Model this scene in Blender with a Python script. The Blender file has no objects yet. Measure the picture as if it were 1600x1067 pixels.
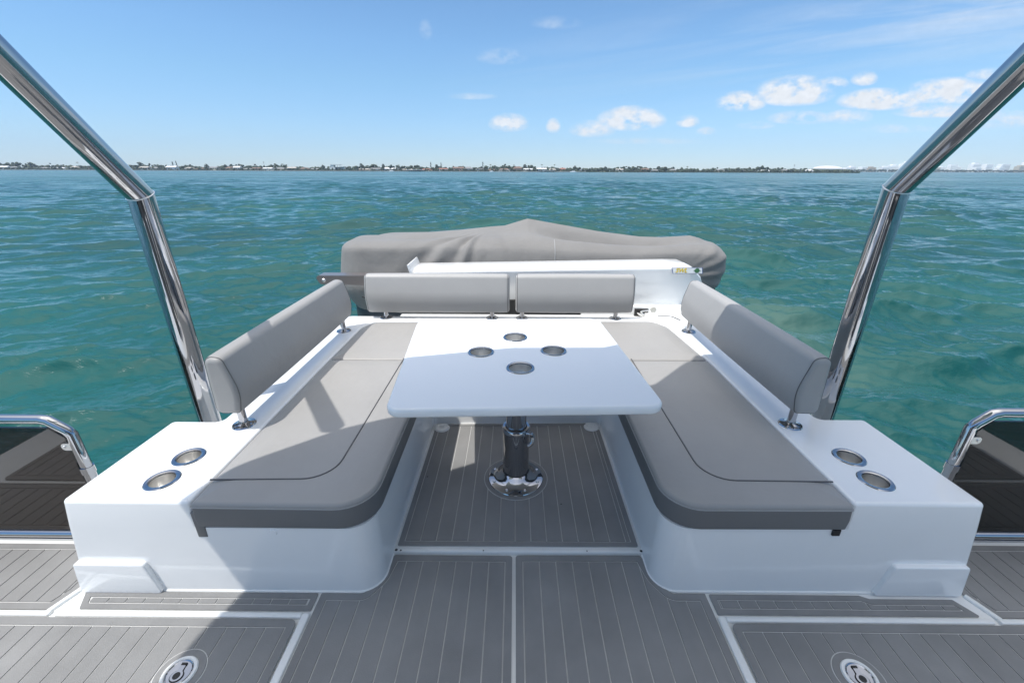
import bpy, math, random
import numpy as np
from mathutils import Vector, geometry
random.seed(7); rng = np.random.default_rng(11)
sc = bpy.context.scene
col = sc.collection
R = math.radians
WATER_Z = -3.4

# ------------------------------------------------------------------ materials
def new_mat(name):
    m = bpy.data.materials.new(name); m.use_nodes = True
    nt = m.node_tree; b = nt.nodes['Principled BSDF']
    return m, nt, b

def mat(name, colr, rough=.5, metal=0., coat=0., coat_rough=.05, bump=None, var=None, spec=None, sheen=0., ior=None, alpha=None):
    """bump: list of (scale, strength, distance); var: (scale, amount)"""
    m, nt, b = new_mat(name)
    b.inputs['Base Color'].default_value = (*colr, 1)
    b.inputs['Roughness'].default_value = rough
    b.inputs['Metallic'].default_value = metal
    b.inputs['Coat Weight'].default_value = coat
    b.inputs['Coat Roughness'].default_value = coat_rough
    if spec is not None: b.inputs['Specular IOR Level'].default_value = spec
    if ior: b.inputs['IOR'].default_value = ior
    if alpha is not None: b.inputs['Alpha'].default_value = alpha
    if sheen: b.inputs['Sheen Weight'].default_value = sheen
    L = nt.links
    tc = nt.nodes.new('ShaderNodeTexCoord')
    if bump:
        prev = None
        for s, st, d in bump:
            n = nt.nodes.new('ShaderNodeTexNoise'); n.inputs['Scale'].default_value = s; n.inputs['Detail'].default_value = 4
            L.new(tc.outputs['Object'], n.inputs['Vector'])
            bp = nt.nodes.new('ShaderNodeBump'); bp.inputs['Strength'].default_value = st; bp.inputs['Distance'].default_value = d
            L.new(n.outputs['Fac'], bp.inputs['Height'])
            if prev: L.new(prev.outputs['Normal'], bp.inputs['Normal'])
            prev = bp
        L.new(prev.outputs['Normal'], b.inputs['Normal'])
    if var:
        n = nt.nodes.new('ShaderNodeTexNoise'); n.inputs['Scale'].default_value = var[0]; n.inputs['Detail'].default_value = 5
        n.inputs['Roughness'].default_value = .6
        L.new(tc.outputs['Object'], n.inputs['Vector'])
        mr = nt.nodes.new('ShaderNodeMapRange')
        mr.inputs['From Min'].default_value = .3; mr.inputs['From Max'].default_value = .7
        mr.inputs['To Min'].default_value = 1 - var[1]; mr.inputs['To Max'].default_value = 1 + var[1]
        L.new(n.outputs['Fac'], mr.inputs['Value'])
        mx = nt.nodes.new('ShaderNodeVectorMath'); mx.operation = 'SCALE'
        mx.inputs[0].default_value = colr
        L.new(mr.outputs['Result'], mx.inputs['Scale'])
        L.new(mx.outputs['Vector'], b.inputs['Base Color'])
    return m

M = {}
M['gel'] = mat('white_gelcoat', (.86, .865, .86), .16, coat=.5, coat_rough=.06, var=(3, .015), bump=[(2.5, .05, .01)])
M['gel_deck'] = mat('white_deck_gelcoat', (.74, .75, .74), .3, coat=.2, var=(9, .04))
M['table'] = mat('table_gelcoat', (.88, .885, .89), .18, coat=.4, coat_rough=.08)
M['pad'] = mat('grey_foam_decking', (.222, .221, .219), .85, var=(2.6, .17), bump=[(350, .35, .002), (30, .1, .002)])
M['groove'] = mat('pale_groove', (.54, .54, .53), .8, var=(6, .1))
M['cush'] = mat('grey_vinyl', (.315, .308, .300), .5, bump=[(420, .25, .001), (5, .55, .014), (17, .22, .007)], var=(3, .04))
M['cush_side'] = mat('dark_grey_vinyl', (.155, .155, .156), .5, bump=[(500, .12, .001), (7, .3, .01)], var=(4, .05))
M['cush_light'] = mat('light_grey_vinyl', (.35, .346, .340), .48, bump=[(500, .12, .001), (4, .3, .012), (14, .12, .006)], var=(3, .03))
M['welt'] = mat('piping', (.10, .10, .105), .5)
M['piping2'] = mat('grey_piping', (.13, .13, .13), .5)
M['seam'] = mat('pale_seam', (.33, .33, .33), .6)
M['chrome'] = mat('polished_stainless', (.44, .44, .45), .045, metal=1, bump=[(9, .02, .004)])
M['chrome_b'] = mat('brushed_stainless', (.80, .79, .77), .33, metal=1)
M['black'] = mat('black_rubber', (.012, .012, .013), .5)
M['bead'] = mat('white_sealant', (.78, .78, .76), .5, bump=[(60, .4, .003)])
M['canvas'] = mat('grey_canvas', (.19, .184, .176), .8, var=(2.2, .07), bump=[(900, .2, .001), (3.5, .6, .03), (11, .3, .012)], sheen=.1)
M['hull_grey'] = mat('grey_hypalon', (.05, .06, .07), .5)
M['beige'] = mat('aged_plastic', (.45, .44, .40), .5)
M['hull'] = mat('hull_gelcoat', (.78, .79, .8), .2, coat=.3)
M['roof_under'] = mat('hardtop_liner', (.80, .80, .79), .35)
M['yellow'] = mat('label_yellow', (.75, .55, .03), .5)
M['green'] = mat('label_green', (.05, .16, .07), .5)
M['blue'] = mat('label_blue', (.04, .07, .25), .5)
M['label'] = mat('label_white', (.75, .77, .78), .4)

# dark tinted acrylic
m, nt, b = new_mat('smoked_acrylic'); M['smoke'] = m
b.inputs['Base Color'].default_value = (.030, .020, .017, 1); b.inputs['Roughness'].default_value = .02
b.inputs['IOR'].default_value = 1.6; b.inputs['Alpha'].default_value = .86

# ------------------------------------------------------------------ object helpers
def tag(o, label=None, cat=None, group=None, kind=None):
    if label: o['label'] = label
    if cat: o['category'] = cat
    if group: o['group'] = group
    if kind: o['kind'] = kind
    return o

def empty(name, loc, label, cat, group=None, rz=0):
    o = bpy.data.objects.new(name, None); col.objects.link(o)
    o.location = loc; o.rotation_euler = (0, 0, rz); o.empty_display_size = .1
    return tag(o, label, cat, group)

class MB:
    def __init__(s): s.v = []; s.f = []; s.mi = []
    def add(s, vs, fs, mi=0):
        n = len(s.v); s.v += [tuple(v) for v in vs]; s.f += [tuple(i + n for i in f) for f in fs]; s.mi += [mi] * len(fs)
        return s
    def build(s, name, mats, parent=None, sharp=35, world=False):
        me = bpy.data.meshes.new(name)
        off = Vector((0, 0, 0))
        if parent is not None and world:      # vertices given in world metres, parent sits somewhere else
            off = parent_world(parent)
        vs = [tuple(Vector(v) - off) for v in s.v] if world and parent is not None else s.v
        me.from_pydata(vs, [], s.f)
        if not isinstance(mats, (list, tuple)): mats = [mats]
        for m_ in mats: me.materials.append(m_)
        if len(mats) > 1: me.polygons.foreach_set('material_index', s.mi)
        me.polygons.foreach_set('use_smooth', [True] * len(me.polygons))
        me.update(); me.validate()
        import bmesh
        bm = bmesh.new(); bm.from_mesh(me); bmesh.ops.recalc_face_normals(bm, faces=bm.faces); bm.to_mesh(me); bm.free()
        me.set_sharp_from_angle(angle=R(sharp))
        o = bpy.data.objects.new(name, me); col.objects.link(o)
        if parent is not None: o.parent = parent
        return o

def parent_world(p):
    v = Vector((0, 0, 0))
    while p is not None: v = v + Vector(p.location); p = p.parent
    return v

def rounded(pts, seg=8):
    """pts: (x, y, radius) -> closed outline with arcs"""
    out = []; n = len(pts)
    for i in range(n):
        x, y = pts[i][0], pts[i][1]; r = pts[i][2] if len(pts[i]) > 2 else 0
        if r <= 0: out.append((x, y)); continue
        p = Vector((x, y)); a = Vector(pts[i - 1][:2]) - p; c = Vector(pts[(i + 1) % n][:2]) - p
        la, lc = a.length, c.length; a.normalize(); c.normalize()
        ang = a.angle(c); d = min(r / math.tan(ang / 2), la * .49, lc * .49); r2 = d * math.tan(ang / 2)
        ctr = p + (a + c).normalized() * (r2 / math.sin(ang / 2))
        s = p + a * d - ctr; e = p + c * d - ctr
        a0 = math.atan2(s.y, s.x); a1 = math.atan2(e.y, e.x); da = (a1 - a0 + math.pi) % (2 * math.pi) - math.pi
        for k in range(seg + 1):
            t = a0 + da * k / seg; out.append((ctr.x + r2 * math.cos(t), ctr.y + r2 * math.sin(t)))
    return out

def area(p): return sum(p[i][0] * p[(i + 1) % len(p)][1] - p[(i + 1) % len(p)][0] * p[i][1] for i in range(len(p))) / 2

def inset(p, d):
    """miter offset inwards by d (same vertex count)"""
    if d == 0: return list(p)
    s = 1 if area(p) > 0 else -1; n = len(p); out = []
    for i in range(n):
        a = Vector(p[i]) - Vector(p[i - 1]); c = Vector(p[(i + 1) % n]) - Vector(p[i])
        if a.length < 1e-9: a = c
        if c.length < 1e-9: c = a
        n1 = Vector((-a.y, a.x)).normalized() * s; n2 = Vector((-c.y, c.x)).normalized() * s
        m_ = (n1 + n2); L = m_.length
        if L < 1e-6: m_ = n1
        else: m_ = m_ / L; m_ = m_ / max(.35, m_.dot(n1))
        out.append((p[i][0] + m_.x * d, p[i][1] + m_.y * d))
    return out

def shrink(c, d, seg=8, r0=None):
    """round the corner list c after moving its sides inwards by d (same vertex count for every d)"""
    c = [(p[0], p[1], max(p[2] if len(p) > 2 else 0, 0)) for p in c]
    q = inset([(p[0], p[1]) for p in c], d); s_ = 1 if area([(p[0], p[1]) for p in c]) > 0 else -1; out = []
    n = len(c)
    for i in range(n):
        a = Vector(c[i][:2]) - Vector(c[i - 1][:2]); b_ = Vector(c[(i + 1) % n][:2]) - Vector(c[i][:2])
        conv = (a.x * b_.y - a.y * b_.x) * s_ > 0; r = c[i][2]
        if r <= 0: out.append((*q[i], 0))
        else: out.append((*q[i], max(r - d, .0012) if conv else r + d))
    return rounded(out, seg)

def cap(mb, outer, z, holes=(), mi=0):
    loops = [[Vector((x, y, 0)) for x, y in outer]] + [[Vector((x, y, 0)) for x, y in h] for h in holes]
    tris = geometry.tessellate_polygon(loops)
    flat = [v for l in loops for v in l]
    mb.add([(v.x, v.y, z) for v in flat], [t for t in tris], mi)

def walls(mb, rings, mi=0):
    """rings: list of (pts, z) same count"""
    n = len(rings[0][0]); vs = [(x, y, z) for pts, z in rings for x, y in pts]; fs = []
    for k in range(len(rings) - 1):
        for i in range(n):
            j = (i + 1) % n; fs.append((k * n + i, k * n + j, (k + 1) * n + j, (k + 1) * n + i))
    mb.add(vs, fs, mi)

def circle(cx, cy, r, n=36): return [(cx + r * math.cos(2 * math.pi * k / n), cy + r * math.sin(2 * math.pi * k / n)) for k in range(n)]

def slab(mb, outer, z0, z1, r=.0, rb=0., holes=(), bottom=True, seg=5, mi=0, crown=None):
    rings = []
    if rb > 0:
        for k in range(seg):
            t = k / seg * math.pi / 2
            rings.append((inset(outer, rb * (1 - math.sin(t))), z0 + rb * (1 - math.cos(t))))
    else: rings.append((outer, z0))
    if r > 0:
        for k in range(seg + 1):
            t = k / seg * math.pi / 2
            rings.append((inset(outer, r * (1 - math.cos(t))), z1 - r + r * math.sin(t)))
        top = inset(outer, r)
    else:
        if rb > 0: rings.append((outer, z0 + rb))
        rings.append((outer, z1)); top = outer
    zt = z1
    if crown:
        for d, dz in crown:
            rings.append((inset(outer, r + d), z1 + dz)); top = inset(outer, r + d); zt = z1 + dz
    # smooth connected cap: share the last ring only by position (merged in build)
    walls(mb, rings, mi)
    cap(mb, top, zt, holes, mi)
    for h in holes: walls(mb, [(h, z1), (h, z0)], mi)
    if bottom: cap(mb, rings[0][0], z0, holes, mi)
    return mb

def tube(mb, path, rad, n=20, ry=None, caps=True, closed=False, mi=0, up=None):
    """mitred tube along path; rad may be list"""
    P_ = [Vector(p) for p in path]; m_ = len(P_); vs = []; fs = []
    ref = Vector(up) if up else Vector((0, 0, 1))
    T = []
    for i in range(m_):
        a = (P_[i] - P_[i - 1]).normalized() if (i > 0 or closed) else None
        c = (P_[(i + 1) % m_] - P_[i]).normalized() if (i < m_ - 1 or closed) else None
        T.append((a, c))
    d0 = T[0][1] if not closed else T[0][1]
    if abs(d0.dot(ref)) > .95: ref = Vector((0, 1, 0)) if not up else Vector(up)
    s = d0.cross(ref).normalized(); u = s.cross(d0).normalized()
    cur = d0
    for i in range(m_):
        a, c = T[i]
        nd = c if c is not None else a
        pd = a if a is not None else c
        # transport frame to incoming segment dir
        if (pd - cur).length > 1e-7:
            q = cur.rotation_difference(pd); s = q @ s; u = q @ u; cur = pd
        bis = (pd + nd).normalized()
        rr = rad[i] if isinstance(rad, (list, tuple)) else rad
        for k in range(n):
            t = 2 * math.pi * k / n
            off = s * math.cos(t) * rr + u * math.sin(t) * (ry if ry else 1) * rr
            # project along incoming dir onto mitre plane
            den = pd.dot(bis)
            if den > .2: off = off - pd * (off.dot(bis) / den)
            vs.append(P_[i] + off)
    for i in range(m_ - (0 if closed else 1)):
        j = (i + 1) % m_
        for k in range(n):
            l = (k + 1) % n; fs.append((i * n + k, i * n + l, j * n + l, j * n + k))
    if caps and not closed:
        fs.append(tuple(range(n - 1, -1, -1))); fs.append(tuple((m_ - 1) * n + k for k in range(n)))
    mb.add(vs, fs, mi); return mb

def lathe(mb, prof, c=(0, 0, 0), n=40, mi=0, axis='z'):
    vs = []; fs = []
    for r_, z in prof:
        for k in range(n):
            t = 2 * math.pi * k / n
            p = (r_ * math.cos(t), r_ * math.sin(t), z)
            if axis == 'y': p = (p[0], -p[2], p[1])
            if axis == 'x': p = (p[2], p[0], p[1])
            vs.append((c[0] + p[0], c[1] + p[1], c[2] + p[2]))
    for i in range(len(prof) - 1):
        for k in range(n):
            l = (k + 1) % n; fs.append((i * n + k, i * n + l, (i + 1) * n + l, (i + 1) * n + k))
    mb.add(vs, fs, mi); return mb

def box(mb, x0, x1, y0, y1, z0, z1, mi=0):
    mb.add([(x0, y0, z0), (x1, y0, z0), (x1, y1, z0), (x0, y1, z0), (x0, y0, z1), (x1, y0, z1), (x1, y1, z1), (x0, y1, z1)],
           [(0, 3, 2, 1), (4, 5, 6, 7), (0, 1, 5, 4), (1, 2, 6, 5), (2, 3, 7, 6), (3, 0, 4, 7)], mi); return mb

def bez(pts, n=12):
    """Catmull-Rom through pts"""
    P_ = [Vector(p) for p in pts]; P_ = [P_[0] * 2 - P_[1]] + P_ + [P_[-1] * 2 - P_[-2]]; out = []
    for i in range(1, len(P_) - 2):
        for k in range(n):
            t = k / n; a, b_, c, d = P_[i - 1:i + 3]
            out.append(.5 * ((2 * b_) + (c - a) * t + (2 * a - 5 * b_ + 4 * c - d) * t * t + (3 * b_ - a - 3 * c + d) * t ** 3))
    out.append(P_[-2]); return out

# ================================================================== deck
deck = MB()
# main level, with a raised step carrying the seat well
slab(deck, [(-2.8, -2.4), (2.85, -2.4), (2.85, 1.36), (-2.8, 1.33)], -.16, 0.0)
slab(deck, [(-1.72, 1.36), (1.78, 1.37), (1.70, 3.2), (-1.62, 3.2)], -.30, -.16, r=.02)
deck_o = deck.build('deck', M['gel_deck']); tag(deck_o, 'white moulded flybridge deck floor', None, None, 'structure')

def clip_half(poly, ax, val, keep_less):
    out = []
    for i in range(len(poly)):
        a = poly[i]; b_ = poly[(i + 1) % len(poly)]
        ia = (a[ax] <= val) if keep_less else (a[ax] >= val); ib = (b_[ax] <= val) if keep_less else (b_[ax] >= val)
        if ia: out.append(a)
        if ia != ib:
            t = (val - a[ax]) / (b_[ax] - a[ax]); out.append((a[0] + t * (b_[0] - a[0]), a[1] + t * (b_[1] - a[1])))
    return out

def clean(p, eps=1e-4):
    o = []
    for q in p:
        if not o or (abs(q[0] - o[-1][0]) + abs(q[1] - o[-1][1])) > eps: o.append(q)
    if len(o) > 1 and abs(o[0][0] - o[-1][0]) + abs(o[0][1] - o[-1][1]) < eps: o.pop()
    return o

def deck_pad(corners, z, border, spacing, axis=0, phase=0., g=.0042, radius=.012, discs=()):
    mb = MB(); t0, t1 = z + .0042, z + .0068
    corners = [(p[0], p[1], p[2] if len(p) > 2 else .002) for p in corners]
    outline = shrink(corners, 0, 6)
    slab(mb, outline, z + .0005, t0, mi=1)
    inner = clean(shrink(corners, border, 6))
    # border frame
    slab(mb, outline, t0, t1, holes=[inner], bottom=False)
    core = clean(shrink(corners, border + g, 6))
    lo = min(p[axis] for p in core); hi = max(p[axis] for p in core)
    k0 = math.floor((lo - phase) / spacing)
    k = k0
    while phase + k * spacing < hi:
        a = phase + k * spacing + g / 2; b_ = phase + (k + 1) * spacing - g / 2; k += 1
        if b_ <= lo or a >= hi: continue
        c = clip_half(clip_half(core, axis, max(a, lo - 1), False), axis, min(b_, hi + 1), True)
        c = clean(c)
        if len(c) >= 3 and abs(area(c)) > 2e-5: slab(mb, c, t0, t1, bottom=False)
    for (cx, cy, r_) in discs:
        slab(mb, circle(cx, cy, r_ + .003, 48), t1 - .001, t1 + .0008, mi=1)
        slab(mb, circle(cx, cy, r_, 48), t1, t1 + .0028, r=.001, seg=2)
    o = mb.build('deck_pad', [M['pad'], M['groove']], deck_o); return o

SP = .0655
# centre pads
L_center = [(-.003, -.15), (-.003, 1.256, .012), (-.480, 1.256, .012), (-.502, 1.150, .06), (-.545, 1.088, .03), (-.703, 1.088, .004), (-.703, -.15)]
R_center = [(.011, -.15), (.011, 1.258, .012), (.516, 1.262, .012), (.540, 1.160, .06), (.583, 1.098, .03), (.708, 1.098), (.708, -.15)]
deck_pad(L_center, 0, .026, SP, 0, -.03)
deck_pad(R_center, 0, .026, SP, 0, .039)
# wide hatch pads in front of the camera edge
HL = [(-2.55, -.15), (-2.55, .985, .02), (-.742, .985, .022), (-.742, -.15)]
HR = [(2.6, -.15), (2.6, .985, .02), (.748, .985, .022), (.748, -.15)]
deck_pad(HL, 0.006, .026, SP, 0, -.77, discs=[(-1.023, .812, .070)])
deck_pad(HR, 0.006, .026, SP, 0, .776, discs=[(1.066, .822, .070)])
# narrow pads along the bench foot, planks running across
deck_pad([(-1.535, 1.020, .004), (-1.572, 1.086, .004), (-.714, 1.086, .004), (-.714, 1.020, .004)], 0, .020, SP, 0, -.74)
deck_pad([(1.640, 1.020, .004), (1.60, 1.083, .004), (1.30, 1.083), (1.27, 1.096), (.722, 1.096, .004), (.722, 1.020, .004)], 0, .020, SP, 0, .75)
# outboard pads
deck_pad([(-2.7, 1.016), (-2.7, 1.296), (-1.608, 1.296), (-1.612, 1.09), (-1.645, 1.016, .01)], 0, .024, SP, 0, -1.65)
deck_pad([(2.75, 1.016), (2.75, 1.325), (1.655, 1.325), (1.662, 1.10), (1.70, 1.016, .01)], 0, .024, SP, 0, 1.70)
# raised white mouldings between pads
mb = MB()
for (x0, x1) in ((-2.7, -1.62), (-1.60, -.735), (.742, 1.665), (1.685, 2.75)):
    slab(mb, rounded([(x0, .992, .006), (x1, .992, .006), (x1, 1.012, .006), (x0, 1.012, .006)], 4), .0, .012, r=.006, bottom=False)
slab(mb, rounded([(-.737, .60), (-.709, .60), (-.709, 1.013, .01), (-.737, 1.013, .01)], 4), .0, .010, r=.006, bottom=False)
slab(mb, rounded([(.714, .60), (.743, .60), (.743, 1.013, .01), (.714, 1.013, .01)], 4), .0, .010, r=.006, bottom=False)
for s in (-1, 1):
    x = -1.606 if s < 0 else 1.668
    tube(mb, [(x + s * .055 - s*.02, 1.0, .002), (x + s * -.005, 1.10, .002)], .010, 12)
mb.build('deck_rim', M['gel_deck'], deck_o)
# well floor and threshold
mb = MB()
slab(mb, [(-.49, 1.262), (.53, 1.266), (.53, 2.25), (-.49, 2.25)], .0, .02, r=.008, bottom=False)
mb.build('well_floor', M['gel_deck'], deck_o)
deck_pad(([(-.472, 1.284, .006), (.511, 1.288, .006), (.508, 2.12, .004), (.44, 2.195, .03), (-.40, 2.175, .03), (-.466, 2.11, .004)]), .02, .022, SP, 0, -.45, discs=[(.012, 1.70, .155)])

# ================================================================== bench moulding
bench = empty('bench_moulding', (0.02, 2.0, 0), 'white moulded U shaped bench base with two armrest blocks around the table well', 'bench')
TOP = .4125
zc = .303
outer_top = [(-1.515, 1.597), (-1.528, 1.105), (-1.092, 1.105), (1.150, 1.120), (1.596, 1.120), (1.583, 1.648), (1.375, 1.648), (1.335, 3.03), (1.30, 3.075), (-1.25, 3.06), (-1.285, 3.02), (-1.298, 1.597)]
rad = [.02, .018, 0, 0, .018, .02, .03, .10, .02, .02, .10, .03]
def outl(shift):    # shift = outward draft at a given height
    o = list(outer_top); q = []
    for i, (x, y) in enumerate(o):
        dx = {0: -1, 1: -1, 4: 1, 5: 1}.get(i, 0) * shift
        dy = {0: 0, 1: -.15, 2: -.15, 3: -.15, 4: -.15}.get(i, 0) * shift
        q.append((x + dx, y + dy, rad[i]))
    return q
def ring_of(q): return rounded(q, 6)
# one boundary for the whole moulding, draft growing toward the deck
mb = MB()
o_top = ring_of(outl(0)); o_c = ring_of(outl(.018)); o_b = ring_of(outl(.066))
well = rounded([(-.575, 1.1), (-.575, 1.0)], 1)  # placeholder, the well opens to the front
# base body (below cushion height): U polygon open at the front
def base_poly(shift, w):
    q = outl(shift)
    fl = (-.487 - w, 1.105 - .15 * shift); fr = (.526 + w, 1.118 - .15 * shift)
    pts = q[:2] + [(q[2][0], q[2][1], 0), (fl[0], fl[1], .085), (-.487 - w, 2.19 + w, .03), (.526 + w, 2.212 + w, .03), (fr[0], fr[1], .085)] + [(q[3][0], q[3][1], 0)] + q[4:]
    return rounded(pts, 8)
walls(mb, [(base_poly(.066, -.002), 0.0), (base_poly(.05, .0), .10), (base_poly(.018, .004), zc)])
cap(mb, base_poly(.018, .004), zc)
bench_o = mb.build('seat_base', M['gel'], bench, world=True)
# upper rim: armrests and coaming (open toward the cushions)
def rim_poly(d):
    q = outl(0)
    q[0] = q[0]
    inner = [(-1.092 , q[2][1], .012), (-1.092, 2.25, 0), (-1.085, 2.80, .05), (-1.03, 2.945, .08), (1.03, 2.985, .08), (1.105, 2.86, .05), (1.150, 2.25, 0), (1.150, q[3][1], .012)]
    return rounded([q[0], q[1]] + inner + q[4:], 8)
def rim_poly_c():
    q = outl(.018)
    inner = [(-1.092 , q[2][1], .012), (-1.092, 2.25, 0), (-1.085, 2.80, .05), (-1.03, 2.945, .08), (1.03, 2.985, .08), (1.105, 2.86, .05), (1.150, 2.25, 0), (1.150, q[3][1], .012)]
    return rounded([q[0], q[1]] + inner + q[4:], 8)
mb = MB(); rp = rim_poly(0); rr_ = .013
rings = [(rim_poly_c(), zc)] + [(inset(rp, rr_ * (1 - math.cos(k / 5 * math.pi / 2))), TOP - rr_ + rr_ * math.sin(k / 5 * math.pi / 2)) for k in range(6)]
cups = [(-1.262, 1.345), (-1.263, 1.212), (1.314, 1.372), (1.311, 1.237)]
CR = .043
holes = [circle(x, y, CR, 40) for x, y in cups]
walls(mb, rings); cap(mb, inset(rp, rr_), TOP, holes)
for h in holes: walls(mb, [(h, TOP), (h, TOP - .02)])
mb.build('armrest_coaming', M['gel'], bench, world=True)
mb = MB(); slab(mb, [(-.93, 3.072), (1.30, 3.085), (1.30, 3.30), (-.93, 3.30)], .20, .352, r=.01)
mb.build('rear_ledge', M['gel'], bench, world=True)
# plates at the outboard foot of each armrest
for s, x0, x1, x2, y in ((-1, -1.588, -1.315, -1.285, 1.092), (1, 1.648, 1.36, 1.325, 1.107)):
    mb = MB(); zt = .148
    q = [(x0 + s * -.022, zt), (x0, .004), (x2, .004), (x1, zt)]
    out = rounded([(a, c, .012) for a, c in q], 5)
    rings = []
    for k in range(5):
        t = k / 4 * math.pi / 2; rings.append((inset(out, .006 * (1 - math.cos(t))), .012 + .006 * math.sin(t)))
    rings = [(out, -.01)] + rings
    n = len(out); vs = [(a, y + .006 - h, c) for pts, h in rings for a, c in pts]
    fs = [(k * n + i, k * n + (i + 1) % n, (k + 1) * n + (i + 1) % n, (k + 1) * n + i) for k in range(len(rings) - 1) for i in range(n)]
    fs.append(tuple((len(rings) - 1) * n + i for i in range(n)))
    mb.add(vs, fs); mb.build('foot_plate', M['gel'], bench, world=True)
# sealant bead round the foot
bp = [p for p in base_poly(.066, -.002)]
mb = MB(); tube(mb, [(x, y, .004) for x, y in clean(bp, .004)], .0055, 8, closed=True)
mb.build('sealant_bead', M['bead'], bench, world=True)
# cushion stop notches on the front
mb = MB(); slab(mb, rounded([(-1.0965, 1.099, .004), (-1.062, 1.099, .004), (-1.062, 1.112), (-1.0965, 1.112)], 3), .262, .372, r=.004, rb=.003); mb.build('notch_ledge', M['cush_side'], bench, world=True)
mb = MB(); box(mb, 1.105, 1.130, 1.110, 1.122, .280, .3055); mb.build('notch', M['black'], bench, world=True)
# small round moulding marks on the left front face
for (x, z) in ((-.83, .285),):
    mb = MB(); lathe(mb, [(.0, .004), (.011, .004), (.014, .0)], (x, 1.103, z), 24, axis='y'); mb.build('drain_plug', M['gel'], bench, world=True)

# cup holders
cup_lab = ['stainless cup holder in left white armrest, farther one, nearest the backrest', 'stainless cup holder in left white armrest, nearer the front edge',
           'stainless cup holder in right white armrest, farther one, nearest the backrest', 'stainless cup holder in right white armrest, nearer the front edge']
def cup_holder(loc, r_, depth, label, ringw=.014):
    e = empty('cup_holder', loc, label, 'cup holder', 'recessed stainless cup holders')
    mb = MB(); lathe(mb, [(r_ - .003, -.004), (r_ - .002, .002), (r_ + .002, .0038), (r_ + ringw - .003, .0034), (r_ + ringw, .0004)], n=48); mb.build('rim', M['chrome'], e)
    mb = MB(); lathe(mb, [(r_ - .0025, 0), (r_ - .004, -depth * .6), (r_ - .008, -depth + .004), (r_ - .014, -depth), (.004, -depth), (0.0001, -depth)], n=48); mb.build('cup', M['chrome_b'], e)
    return e
for (x, y), l in zip(cups, cup_lab): cup_holder((x, y, TOP), CR, .075, l)

# ================================================================== seat cushions
def cushion(name, pts, z0, z1, label, cat='cushion', group=None, mats=None, r=.016, welt=None, side_split=.018, crown=((.015, .0035), (.04, .007), (.085, .0095))):
    out = shrink(pts, 0, 8)
    cx = sum(p[0] for p in out) / len(out); cy = sum(p[1] for p in out) / len(out)
    e = empty(name, (cx, cy, z0), label, cat, group)
    # dark boxing strip
    mb = MB(); walls(mb, [(shrink(pts, .008), z0), (shrink(pts, .001), z0 + .008), (shrink(pts, -.002), z0 + (z1 - side_split - z0) * .5), (shrink(pts, .001), z1 - side_split)])
    cap(mb, shrink(pts, .008), z0)
    mb.build('side_band', M['cush_side'], e, world=True)
    mb = MB(); rings = []
    rings.append((shrink(pts, .001), z1 - side_split))
    for k in range(8):
        t = k / 7 * math.pi / 2
        rings.append((shrink(pts, .001 + r * (1 - math.cos(t))), z1 - r + r * math.sin(t) * .999))
    for d, dz in crown: rings.append((shrink(pts, r + d), z1 + dz))
    walls(mb, rings); cap(mb, rings[-1][0], rings[-1][1])
    mb.build('top_panel', mats or M['cush'], e, world=True, sharp=60)
    mb = MB(); tube(mb, [(x, y, z1 - side_split) for x, y in clean(shrink(pts, -.0005), .003)], .0022, 8, closed=True)
    mb.build('seam', M['seam'], e, world=True)
    if welt:
        pts_w = []
        mb = MB(); pw = [Vector(p) for p in welt]
        tube(mb, [(p.x, p.y, z1 + .0092 + p.z) for p in pw], .0032, 10)
        mb.build('piping', M['welt'], e, world=True)
    return e
def arc_path(pts, seg=8):
    q = rounded(pts + [(pts[-1][0] + 5, pts[-1][1] + 5), (pts[0][0] + 6, pts[0][1] - 5)], seg)
    return q
def open_round(pts, r_, seg=8):
    """3-point open path with rounded middle"""
    (ax, ay), (bx, by), (cx, cy) = pts
    q = rounded([(ax, ay), (bx, by, r_), (cx, cy)], seg)
    return q
zt = .412
CL = [(-1.089, 2.262, .01), (-1.089, 1.098, .012), (-.478, 1.094, .125), (-.482, 2.262, .01)]
w1 = open_round([(-1.083, 1.205), (-.655, 1.215), (-.648, 2.258)], .11)
cushion('seat_cushion', CL, zc, zt, 'long grey bench seat cushion on the left of the table, crossed by shadows', group='grey seat cushions',
        welt=[(x, y, .0004) for x, y in w1])
CRt = [(1.147, 2.275, .01), (.524, 2.275, .01), (.520, 1.104, .125), (1.147, 1.108, .012)]
w2 = open_round([(1.141, 1.218), (.690, 1.222), (.690, 2.270)], .11)
cushion('seat_cushion', CRt, zc, zt, 'long grey bench seat cushion on the right of the table, mostly shaded', group='grey seat cushions',
        welt=[(x, y, .0004) for x, y in w2])
cushion('corner_cushion', [(-1.086, 2.268, .01), (-.50, 2.268, .01), (-.50, 2.935, .02), (-1.02, 2.925, .10), (-1.082, 2.80, .06)], zc, zt, 'grey corner seat cushion at the back left, under the rear backrest', group='grey seat cushions')
cushion('corner_cushion', [(1.143, 2.282, .01), (1.098, 2.86, .06), (1.03, 2.975, .10), (.50, 2.965, .02), (.50, 2.282, .01)], zc, zt, 'sunlit pale grey corner seat cushion at the back right', group='grey seat cushions')
cushion('middle_cushion', [(-.492, 2.20, .03), (.492, 2.21, .03), (.492, 2.96, .02), (-.492, 2.935, .02)], zc, zt, 'grey rear seat cushion half hidden behind the far edge of the table', group='grey seat cushions')

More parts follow.
